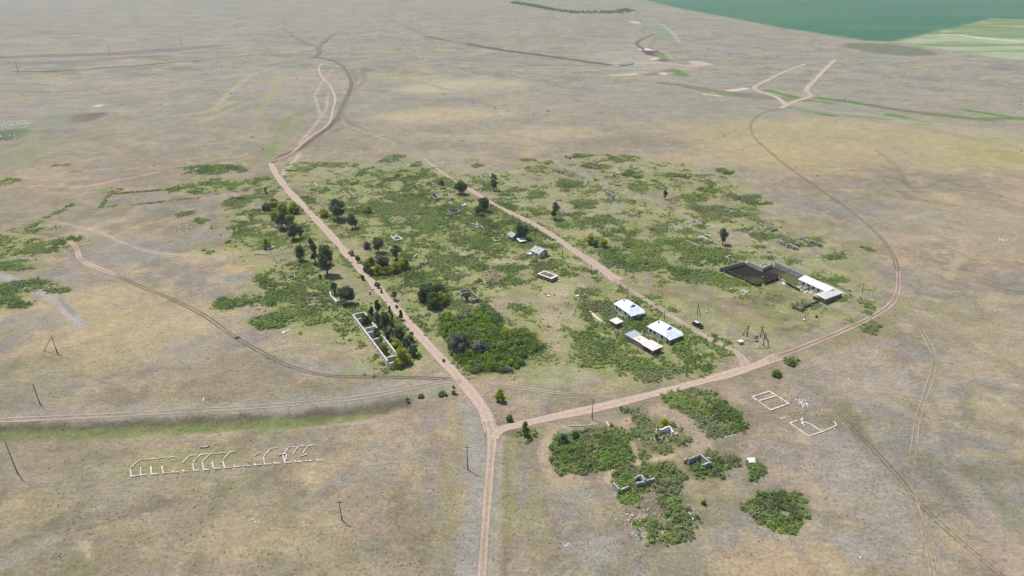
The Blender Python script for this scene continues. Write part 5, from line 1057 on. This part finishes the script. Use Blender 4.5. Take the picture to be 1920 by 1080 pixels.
def white_house(label, A, Fp, Rp, porch_m):
    f_, rz, Lx, Ly = frame3(A, Fp, Rp); print('house', Lx, Ly)
    e = empty('white_house', label, 'house', f_, rz, 'white houses with pale hipped roofs'); H_ = 2.7
    for (x0, x1, y0, y1) in ((0, .3, 0, Ly), (Lx - .3, Lx, 0, Ly), (.3, Lx - .3, Ly - .3, Ly), (.3, Lx - .3, 0, .3)):
        bm = bmesh.new(); box(bm, x0, x1, y0, y1, -.1, H_); obj('wall', bm, HWALL, e)
    # porch along the front
    pd = 1.6
    bm = bmesh.new(); box(bm, .0, Lx * .62, -pd, -.003, -.1, 1.0); box(bm, 0, .12, -pd, -.003, 1.0, 2.15); box(bm, Lx * .62 - .12, Lx * .62, -pd, -.003, 1.0, 2.15); box(bm, .12, Lx * .62 - .12, -pd, -pd + .1, 1.95, 2.15)
    p_ = obj('porch', bm, porch_m, e)
    bm = bmesh.new(); box(bm, .14, Lx * .62 - .14, -pd + .03, -pd + .07, 1.0, 1.95); obj('window', bm, GLASS, p_)
    bm = bmesh.new(); box(bm, -.03, -.003, -pd + .35, -pd + 1.15, .1, 1.9); obj('door', bm, DARKW, p_)
    # roof: hips to a short ridge, gablet at the front, skirt down over the porch
    ov = .45; z0, z1 = H_ + .01, H_ + 2.05; cx = Lx * .5; yb, yf = Ly * .86, Ly * .40
    sf = (z1 - z0) / (yf + ov); yq = yf - 1.7; zt = z1 - 1.7 * sf; wq = (z1 - zt) * (cx + ov) / (z1 - z0)
    bm = bmesh.new()
    V = {k_: bm.verts.new(v_) for k_, v_ in dict(a=(-ov, -ov, z0), b=(Lx + ov, -ov, z0), c=(Lx + ov, Ly + ov, z0), d=(-ov, Ly + ov, z0), r0=(cx, yf, z1), r1=(cx, yb, z1),
        q=(cx, yq, z1), tl=(cx - wq, yq, zt + .02), tr=(cx + wq, yq, zt + .02), p0=(-ov * .6, -pd - .35, z0 - .72), p1=(Lx + ov * .4, -pd - .35, z0 - .72)).items()}
    for f3 in (('d', 'a', 'r0', 'r1'), ('b', 'c', 'r1', 'r0'), ('c', 'd', 'r1'), ('a', 'b', 'r0'), ('p0', 'p1', 'b', 'a'), ('r0', 'tl', 'q'), ('r0', 'q', 'tr')): bm.faces.new([V[k_] for k_ in f3])
    bmesh.ops.recalc_face_normals(bm, faces=bm.faces[:])
    me = bpy.data.meshes.new('roof'); bm.to_mesh(me); bm.free(); rf = link('roof', me, ROOFW, e)
    bm = bmesh.new(); bm.faces.new([bm.verts.new(v_) for v_ in ((cx, yq + .05, z1 - .08), (cx - wq * .9, yq + .05, zt + .06), (cx + wq * .9, yq + .05, zt + .06))])
    obj('gable_vent', bm, mat('vent_shade', (.16, .18, .21), var=.2), rf)
    bm = bmesh.new(); box(bm, cx - .95, cx - .5, yb - 1.2, yb - .75, z1 - .7, z1 + .35); obj('chimney', bm, CONC, rf)
    windows(e, [('l', Ly * .85, 1.0, .9, 1.2), ('l', Ly * .62, 1.0, .9, 1.2), ('l', Ly * .22, 1.0, .9, 1.2), ('f', Lx * .82, 1.1, .8, .9)], Lx, Ly)
    return e
white_house('upper white house with pale blue hipped roof, by the lane', (1156, 580), (1177.5, 598), (1203, 591), WHITE)
white_house('lower white house with pale blue hipped roof and blue grey porch', (1220, 622), (1248, 643), (1273, 633), BLUEP)

def gable_house(label, name, A, Fp, Rp, H_, rise, wm, rm, sag=0, ridge='x', ruined=False, wins=(), group=None, ov=.35):
    f_, rz, Lx, Ly = frame3(A, Fp, Rp); print(name, round(Lx, 1), round(Ly, 1)); e = empty(name, label, 'house', f_, rz, group)
    for (x0, x1, y0, y1) in ((0, .3, 0, Ly), (Lx - .3, Lx, 0, Ly), (.3, Lx - .3, Ly - .3, Ly), (.3, Lx - .3, 0, .3)):
        bm = bmesh.new(); box(bm, x0, x1, y0, y1, -.1, H_); obj('wall', bm, wm, e)
    bm = bmesh.new(); z0 = H_ + .02; n_ = 6
    if ridge == 'y':     # ridge along y
        rows = [[(-ov, z0 - .12), (Lx / 2, z0 + rise), (Lx + ov, z0 - .12)]]; Lr = (-ov, Ly + ov)
        g_ = [[bm.verts.new((x_, Lr[0] + (Lr[1] - Lr[0]) * i / n_, z_ - sag * math.sin(math.pi * i / n_))) for x_, z_ in rows[0]] for i in range(n_ + 1)]
        gab = [[(0, .02, H_), (Lx, .02, H_), (Lx / 2, .02, z0 + rise - .05)], [(0, Ly - .02, H_), (Lx, Ly - .02, H_), (Lx / 2, Ly - .02, z0 + rise - .05)]]
    else:
        rows = [[(-ov, z0 - .12), (Ly / 2, z0 + rise), (Ly + ov, z0 - .12)]]; Lr = (-ov, Lx + ov)
        g_ = [[bm.verts.new((Lr[0] + (Lr[1] - Lr[0]) * i / n_, y_, z_ - sag * math.sin(math.pi * i / n_))) for y_, z_ in rows[0]] for i in range(n_ + 1)]
        gab = [[(.02, 0, H_), (.02, Ly, H_), (.02, Ly / 2, z0 + rise - .05)], [(Lx - .02, 0, H_), (Lx - .02, Ly, H_), (Lx - .02, Ly / 2, z0 + rise - .05)]]
    for i in range(n_):
        for j in range(2): bm.faces.new((g_[i][j], g_[i][j + 1], g_[i + 1][j + 1], g_[i + 1][j]))
    bmesh.ops.solidify(bm, geom=bm.faces[:], thickness=.08); rf = obj('roof', bm, rm, e)
    for gb in gab:
        bm = bmesh.new(); bm.faces.new([bm.verts.new(p_) for p_ in gb]); obj('gable', bm, DARKW if ruined else wm, e)
    windows(e, wins, Lx, Ly, WHITE); return e, Lx, Ly
e, Lx, Ly = gable_house('gabled house with white patched roof and dark open gable, mid village', 'gabled_house', (1002, 475), (1011, 484.5), (1028, 479), 2.4, 1.35, WHITE, ROOFG, .1, 'y', True, [('f', 1.5, .8, .9, 1.1), ('f', 4.0, .2, 1.2, 1.9), ('l', 2.0, .9, .9, 1.0), ('l', 4.2, .9, .9, 1.0)])
bm = bmesh.new(); box(bm, -2.2, -.3, Ly - 1.5, Ly + .3, -.1, 1.1); obj('annex', bm, WHITE, e)
e, Lx, Ly = gable_house('sagging grey roofed house with dark open back, in front of a round tree', 'sagging_house', (955, 446), (961, 452), (973, 449), 2.2, 1.25, STONE, ROOFG, .35, 'y', True, [('l', 2.0, .9, 1.0, 1.0), ('f', 1.6, .6, .9, 1.3)])
bm = bmesh.new(); box(bm, Lx + .003, Lx + 5.0, .8, Ly - 1.0, -.1, 1.9); obj('extension', bm, mat('dirty_boards', (.17, .16, .15), var=.4), e)
# low lean-to shed in front
def shed(label, name, A, Fp, Rp, H_, wm, rm, tilt=.3, ov=.25, cat='shed', door=None):
    f_, rz, Lx, Ly = frame3(A, Fp, Rp); print(name, round(Lx, 1), round(Ly, 1)); e = empty(name, label, cat, f_, rz)
    bm = bmesh.new(); hexa(bm, [(0, 0, -.1), (Lx, 0, -.1), (Lx, Ly, -.1), (0, Ly, -.1)], [(0, 0, H_), (Lx, 0, H_), (Lx, Ly, H_ + tilt), (0, Ly, H_ + tilt)]); obj('walls', bm, wm, e)
    k_ = tilt / Ly; bm = bmesh.new(); hexa(bm, [(-ov, -ov, H_ - ov * k_ + .01), (Lx + ov, -ov, H_ - ov * k_ + .01), (Lx + ov, Ly + ov, H_ + tilt + ov * k_ + .01), (-ov, Ly + ov, H_ + tilt + ov * k_ + .01)], [(-ov, -ov, H_ - ov * k_ + .15), (Lx + ov, -ov, H_ - ov * k_ + .15), (Lx + ov, Ly + ov, H_ + tilt + ov * k_ + .15), (-ov, Ly + ov, H_ + tilt + ov * k_ + .15)]); obj('roof', bm, rm, e)
    if door:
        bm = bmesh.new(); box(bm, door[0], door[0] + door[1], -.04, -.004, 0, H_ * .85); obj('door', bm, DARKW, e)
    return e, Lx, Ly
shed('low lean to shed with grey slab roof below the sagging house', 'lean_to_shed', (971, 453), (975, 458), (987, 456), 1.3, DARKW, ROOFG, .3)
shed('small flat roofed brown shed between the long slab wall and the houses', 'small_shed', (1148, 608), (1155, 616), (1167, 611), 1.9, mat('grey_shed_wall', (.20,.18,.16), var=.3), ROOFB, .15, door=(.8, 1.0))
# flat roofed long shed with a zinc section
f_, rz, Lx, Ly = frame3((1180, 634), (1223, 667), (1240, 660)); print('long shed', Lx, Ly)
e = empty('long_shed', 'long flat roofed shed with zinc end, below the white houses', 'shed', f_, rz); H_ = 2.1
bm = bmesh.new(); box(bm, 0, Lx, 0, Ly * .74, -.1, H_); obj('walls', bm, mat('patched_shed_wall', (.27, .23, .2), var=.4), e)
bm = bmesh.new(); box(bm, .2, Lx, Ly * .74 + .003, Ly, -.1, H_ + .1); obj('walls', bm, mat('blue_grey_wall', (.30, .36, .40), var=.3), e)
bm = bmesh.new(); hexa(bm, [(-.3, -.3, H_ + .01), (Lx + .3, -.3, H_ + .15), (Lx + .3, Ly * .40, H_ + .15), (-.3, Ly * .40, H_ + .01)], [(-.3, -.3, H_ + .12), (Lx + .3, -.3, H_ + .26), (Lx + .3, Ly * .40, H_ + .26), (-.3, Ly * .40, H_ + .12)]); obj('roof', bm, ROOFB, e)
bm = bmesh.new(); hexa(bm, [(-.1, Ly * .40 + .01, H_ + .1), (Lx * .85, Ly * .40 + .01, H_ + .16), (Lx * .85, Ly * .735, H_ + .16), (-.1, Ly * .735, H_ + .1)], [(-.1, Ly * .40 + .01, H_ + .2), (Lx * .85, Ly * .40 + .01, H_ + .26), (Lx * .85, Ly * .735, H_ + .26), (-.1, Ly * .735, H_ + .2)]); obj('roof', bm, mat('cream_slate', (.74,.69,.64), var=.12), e)
bm = bmesh.new(); hexa(bm, [(-.3, Ly * .74, H_ + .12), (Lx + .2, Ly * .74, H_ + .2), (Lx + .2, Ly + .3, H_ + .3), (-.3, Ly + .3, H_ + .22)], [(-.3, Ly * .74, H_ + .22), (Lx + .2, Ly * .74, H_ + .3), (Lx + .2, Ly + .3, H_ + .4), (-.3, Ly + .3, H_ + .32)]); obj('roof', bm, ROOFZ, e)
bm = bmesh.new(); box(bm, -.04, -.004, 1.0, 4.2, .5, 1.7); obj('opening', bm, DARKW, e)
bm = bmesh.new(); box(bm, .8, Lx - .8, -.04, -.004, .3, 1.8); obj('opening', bm, mat('shed_front', (.12, .11, .10), var=.3), e)
for s_ in (3.5, 6.0):
    bm = bmesh.new(); tube(bm, (Lx * .3, Ly * .5 + s_ * .3, H_ + .2), (Lx * .3, Ly * .5 + s_ * .3, H_ + .6), .16, .16, 8); obj('flue', bm, RUST, e)
# sod covered cellar with white rim
f_, rz, Lx, Ly = frame3((1018, 516), (1034, 530), (1046, 524)); print('cellar', Lx, Ly)
e = empty('sod_roofed_cellar', 'roofless box with a white rim around brown sod, mid village clearing', 'shed', f_, rz); H_ = 1.7
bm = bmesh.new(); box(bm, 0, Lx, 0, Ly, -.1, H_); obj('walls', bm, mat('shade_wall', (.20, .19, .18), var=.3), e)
bm = bmesh.new(); box(bm, .5, Lx - .5, .9, Ly - .5, H_ + .004, H_ + .1); obj('sod', bm, SOD, e)
bm = bmesh.new()
for x0, x1, y0, y1 in ((-.15, .5, -.15, Ly + .15), (Lx - .5, Lx + .15, -.15, Ly + .15), (.503, Lx - .503, -.15, .9), (.503, Lx - .503, Ly - .5, Ly + .15)): box(bm, x0, x1, y0, y1, H_ + .004, H_ + .24)
obj('rim', bm, WHITE, e)
bm = bmesh.new(); box(bm, Lx * .55, Lx * .55 + .35, Ly * .35, Ly * .35 + .6, H_ + .1, H_ + .3); obj('hatch', bm, DARKW, e)
# long slab row
e = empty('slab_row', 'long narrow row of pale concrete slabs stepping through the weeds', 'slab', at(1120, 596))
cx, cy = at(1120, 596)
for a_, b_ in (((1105, 583), (1113.5, 590)), ((1114, 590.5), (1121, 597)), ((1121.5, 597.5), (1128, 602.5)), ((1128.5, 603), (1134.5, 606))):
    p_ = at(*a_, .5); q_ = at(*b_, .5); bm = bmesh.new(); wall_bm(bm, (p_[0] - cx, p_[1] - cy), (q_[0] - cx, q_[1] - cy), .5 + .03 * random.random(), 1.15, 0); obj('slab', bm, CREAM, e)
pile('rubble_heap', 'small reddish debris at the lower end of the slab row', 'rubble', 1127, 608, 1.6, 1.0, 16, .35, PINKW, .3)
pile('rubble_heap', 'dark scrap heap on the clearing left of the slab row', 'rubble', 1066, 571, 2.0, 2.4, 22, .3, STONE, .3)
slab('white bag like scrap in the weeds above the slab row', 1080, 556, 1085, 555, 1.0, .5)

# ------------------------------------------------------------------ cattle yard
z3 = lambda a_, b_: (1340 + a_ / 6.353, 470 + b_ / 6.353)
def fence(label, name, pts, h_, m, plen=3.0, t_=.18, cat='wall', cap=None, top=True):
    P_ = [at(*p_, h_ if top else 0) for p_ in pts]; cx, cy = P_[0]; e = empty(name, label, cat, (cx, cy))
    gg = random.Random(int(pts[0][0]))
    for p_, q_ in zip(P_[:-1], P_[1:]):
        L_ = math.dist(p_, q_); n_ = max(1, round(L_ / plen))
        for i in range(n_):
            a_ = [p_[k_] + (q_[k_] - p_[k_]) * (i + .015) / n_ for k_ in (0, 1)]; b_ = [p_[k_] + (q_[k_] - p_[k_]) * (i + .985) / n_ for k_ in (0, 1)]
            bm = bmesh.new(); wall_bm(bm, (a_[0] - cx, a_[1] - cy), (b_[0] - cx, b_[1] - cy), h_ * (1 - .06 * gg.random()), t_, 0); obj('panel', bm, m, e)
            bm = bmesh.new(); x_, y_ = a_[0] - cx, a_[1] - cy; box(bm, x_ - .16, x_ + .16, y_ - .16, y_ + .16, -.1, h_ + .05); obj('post', bm, m, e)
    return e
fence('pale concrete panel wall at the back left of the cattle yard', 'yard_wall', [z3(65, 200), z3(360, 125)], 2.0, CONC, 3.2, .3)
fence('whitish concrete wall at the top corner of the cattle yard', 'yard_wall', [z3(398, 125), z3(580, 205)], 2.0, mat('pale_concrete', (.52, .50, .47), var=.3, scale=1.4), 3, .35)
fence('short dark sided return wall beside the pale lump, cattle yard', 'yard_wall', [z3(585, 200), z3(700, 152)], 1.9, CONC, 3, .3)
fence('long streaked concrete wall running to the cattle shed', 'yard_wall', [z3(725, 135), z3(1075, 290)], 2.4, CONC, 2.6, .3)
fence('dark manure stained front wall of the cattle yard', 'yard_fence', [z3(65, 205), z3(500, 400), z3(562, 384)], 1.2, DARKW, 3.0, .25, 'fence')
fence('dark right hand fence of the cattle yard', 'yard_fence', [z3(605, 375), z3(700, 342), z3(803, 303)], 1.3, DARKW, 2.6, .2, 'fence')
fence('pale low barrier leading off the dark fence corner', 'yard_barrier', [z3(765, 318), z3(850, 368)], 1.2, CONC, 3, .35, 'fence')
fence('low dark barrier between the barrier and the white debris', 'yard_barrier', [z3(855, 375), z3(1015, 462)], 1.0, DARKW, 3, .3, 'fence')
pile('rubble_heap', 'pale rubble block on the corner of the cattle yard wall', 'rubble', *z3(645, 175), 3.5, 2.2, 40, .7, RUBBLE, 1.3)
pile('rubble_heap', 'white stones at the topmost corner of the cattle yard', 'rubble', *z3(380, 145), 1.2, 1.0, 12, .6, WHITE, 1.0)
# shed: long wing and hipped end block
f_, rz, Lx, Ly = frame3((1496, 534), (1538, 556), (1548, 548)); print('wing', Lx, Ly)
a_ = at(*z3(1017, 352), 2.4); b_ = at(*z3(1075, 292), 3.4); c_ = at(*z3(1425, 445), 3.4); d_ = at(*z3(1300, 490), 2.4)
print('wing corners', a_, b_, c_, d_)
e = empty('cattle_shed', 'long white roofed cattle shed with a hipped end block', 'shed', (*a_, 0))
rel = lambda p_, z_: (p_[0] - a_[0], p_[1] - a_[1], z_)
aa, bb, c2, dd_ = [Vector(p_) for p_ in (a_, b_, c_, d_)]
u = (c2 - bb).normalized(); v = Vector((u.y, -u.x)); wdt = (aa - bb).dot(v)     # v points to the camera side
if wdt < 0: v = -v; wdt = -wdt
Lw = (c2 - bb).length
def WP_(s_, t_): p_ = bb + u * s_ + v * t_; return (p_.x - aa.x, p_.y - aa.y)
bm = bmesh.new(); q4 = [WP_(.4, .4), WP_(Lw, .4), WP_(Lw, wdt - .5), WP_(.4, wdt - .5)]
hexa(bm, [(*p_, -.1) for p_ in q4], [(*q4[0], 3.25), (*q4[1], 3.25), (*q4[2], 2.3), (*q4[3], 2.3)]); obj('wall', bm, WHITE, e)
q4 = [WP_(0, 0), WP_(Lw, 0), WP_(Lw, wdt), WP_(0, wdt)]; bm = bmesh.new()
hexa(bm, [(*q4[0], 3.34), (*q4[1], 3.34), (*q4[2], 2.34), (*q4[3], 2.34)], [(*q4[0], 3.48), (*q4[1], 3.48), (*q4[2], 2.48), (*q4[3], 2.48)]); obj('roof', bm, WHITE, e)
for k_ in range(5):
    s_ = Lw * (.15 + .17 * k_); a4 = WP_(s_, wdt - .5); b4 = WP_(s_ + 1.1, wdt - .5); bm = bmesh.new(); wall_bm(bm, a4, b4, 1.9, .12, 0, z0=.8); obj('window', bm, GLASS, e)
# end block
W0 = Vector(at(*z3(1200, 520), 2.3)); S0 = Vector(at(*z3(1318, 582), 2.3)); E0 = Vector(at(*z3(1540, 500), 2.3)); N0 = W0 + (E0 - S0)
T0 = Vector(at(*z3(1310, 492), 2.65)); T1 = Vector(at(*z3(1425, 447), 2.65))
r3 = lambda p_, z_: (p_.x - aa.x, p_.y - aa.y, z_)
bm = bmesh.new(); vv = [bm.verts.new(r3(p_, z_)) for p_, z_ in ((W0, 2.36), (S0, 2.36), (E0, 2.36), (N0, 2.36), (T0, 2.65), (T1, 2.65))]
for f3 in ((0, 1, 4), (1, 2, 5, 4), (2, 3, 5), (3, 0, 4, 5)): bm.faces.new([vv[k_] for k_ in f3])
bmesh.ops.solidify(bm, geom=bm.faces[:], thickness=.1); obj('roof', bm, mat('whitened_end_roof', (.86, .85, .83), var=.06), e)  # end roof whitened and flattened to offset its slope away from the sun
ctr = (W0 + S0 + E0 + N0) / 4; ins = [ctr + (p_ - ctr) * .9 for p_ in (W0, S0, E0, N0)]
bm = bmesh.new(); hexa(bm, [r3(p_, -.1) for p_ in ins], [r3(p_, 2.3) for p_ in ins]); obj('wall', bm, mat('shed_end_wall', (.22, .20, .18), var=.5), e)
# rusty lean-to and low grey enclosures
p_ = at(*z3(1240, 592)); o_, lx, ly = shed('rusty red small lean to at the end of the cattle shed', 'rusty_shed', z3(1192, 560), z3(1262, 610), z3(1285, 590), 1.5, RUST, mat('rusty_pale_roof', (.5, .38, .33), var=.3), .2)
fence('low grey block enclosure against the long cattle shed', 'block_enclosure', [z3(1075, 450), z3(1128, 420)], 1.3, CONC, 3, .4)
fence('broken rail fence of dark posts below the cattle shed', 'post_fence', [z3(935, 690), z3(1035, 735), z3(1060, 690), z3(1240, 620)], 1.2, WOOD, 1.6, .07, 'fence', top=False)
for i, (px, py) in enumerate([(922, 690), (965, 668)]):
    q_ = z3(px, py); x, y = at(*q_); bm = bmesh.new(); tube(bm, (0, 0, -.1), (.1, 0, 2.3), .12, .09, 7); o = obj('fence_post', bm, WOOD); o.location = (x, y, 0)
    tag(o, ['taller bare post at the left end of the broken rail fence', 'bare post second from the left end of the broken rail fence'][i], 'post')

# ------------------------------------------------------------------ parked car
c0 = at(1301.5, 608.5); c1 = at(1315, 615.5); rz = math.atan2(c1[1] - c0[1], c1[0] - c0[0]); cc_ = ((c0[0] + c1[0]) / 2, (c0[1] + c1[1]) / 2)
e = empty('parked_car', 'black car with a pale roof parked on the village lane', 'car', cc_, rz)
def loft(secs, m, name, par):
    bm = bmesh.new(); rings = []
    for x_, pts in secs: rings.append([bm.verts.new((x_, y_, z_)) for y_, z_ in pts])
    for r0_, r1_ in zip(rings[:-1], rings[1:]):
        for i in range(len(r0_)): bm.faces.new((r0_[i], r0_[(i + 1) % len(r0_)], r1_[(i + 1) % len(r0_)], r1_[i]))
    bm.faces.new(rings[0][::-1]); bm.faces.new(rings[-1]); return obj(name, bm, m, par)
sec = lambda w_, z0, z1: [(-w_, z0), (-w_ * 1.03, (z0 + z1) / 2), (-w_ * .93, z1), (w_ * .93, z1), (w_ * 1.03, (z0 + z1) / 2), (w_, z0)]
body = loft([(-2.2, sec(.8, .45, .95)), (-2.1, sec(.88, .32, 1.05)), (-.9, sec(.9, .3, 1.08)), (.9, sec(.9, .3, 1.05)), (1.9, sec(.88, .32, .95)), (2.2, sec(.78, .4, .8))], BLACKP, 'body', e)
loft([(-2.0, sec(.76, 1.07, 1.1)), (-1.75, sec(.72, 1.07, 1.6)), (.35, sec(.72, 1.07, 1.62)), (1.0, sec(.74, 1.04, 1.08))], GLASS, 'windows', e)
loft([(-1.72, sec(.66, 1.62, 1.67)), (.3, sec(.66, 1.64, 1.69))], CARROOF, 'roof', e)
for sx in (-1.4, 1.4):
    for sy in (-.82, .82):
        bm = bmesh.new(); tube(bm, (sx, sy - .1, .33), (sx, sy + .1, .33), .33, .33, 14); w_ = obj('wheel', bm, RUBBER, e)
        bm = bmesh.new(); s_ = .11 if sy > 0 else -.11; tube(bm, (sx, sy + s_ * .9, .33), (sx, sy + s_ * 1.1, .33), .2, .2, 10); obj('rim', bm, CHROME, w_)
for sy in (-.6, .6):
    bm = bmesh.new(); box(bm, 2.12, 2.22, sy - .15, sy + .15, .6, .74); obj('headlight', bm, CARROOF, e)
    bm = bmesh.new(); box(bm, -2.24, -2.16, sy - .12, sy + .12, .7, .9); obj('tail_light', bm, RUST, e)

# far ponds
flat('pond', [(1160,121),(1168,118.5),(1180,117.5),(1190,118),(1186,121),(1174,123),(1164,123)], .6, WAT)

# ------------------------------------------------------------------ haze
bm = bmesh.new(); box(bm, -7600, 7600, -2300, 9600, -12, 150); hm = bpy.data.materials.new('haze'); hm.use_nodes = True; n = hm.node_tree
n.nodes.remove(n.nodes['Principled BSDF']); pv = n.nodes.new('ShaderNodeVolumePrincipled'); pv.inputs['Color'].default_value = (.92, .96, .97, 1); pv.inputs['Density'].default_value = HAZE; pv.inputs['Anisotropy'].default_value = .2
n.links.new(pv.outputs[0], n.nodes['Material Output'].inputs['Volume'])
tag(obj('haze', bm, hm), kind='stuff')
scene.cycles.volume_bounces = 0
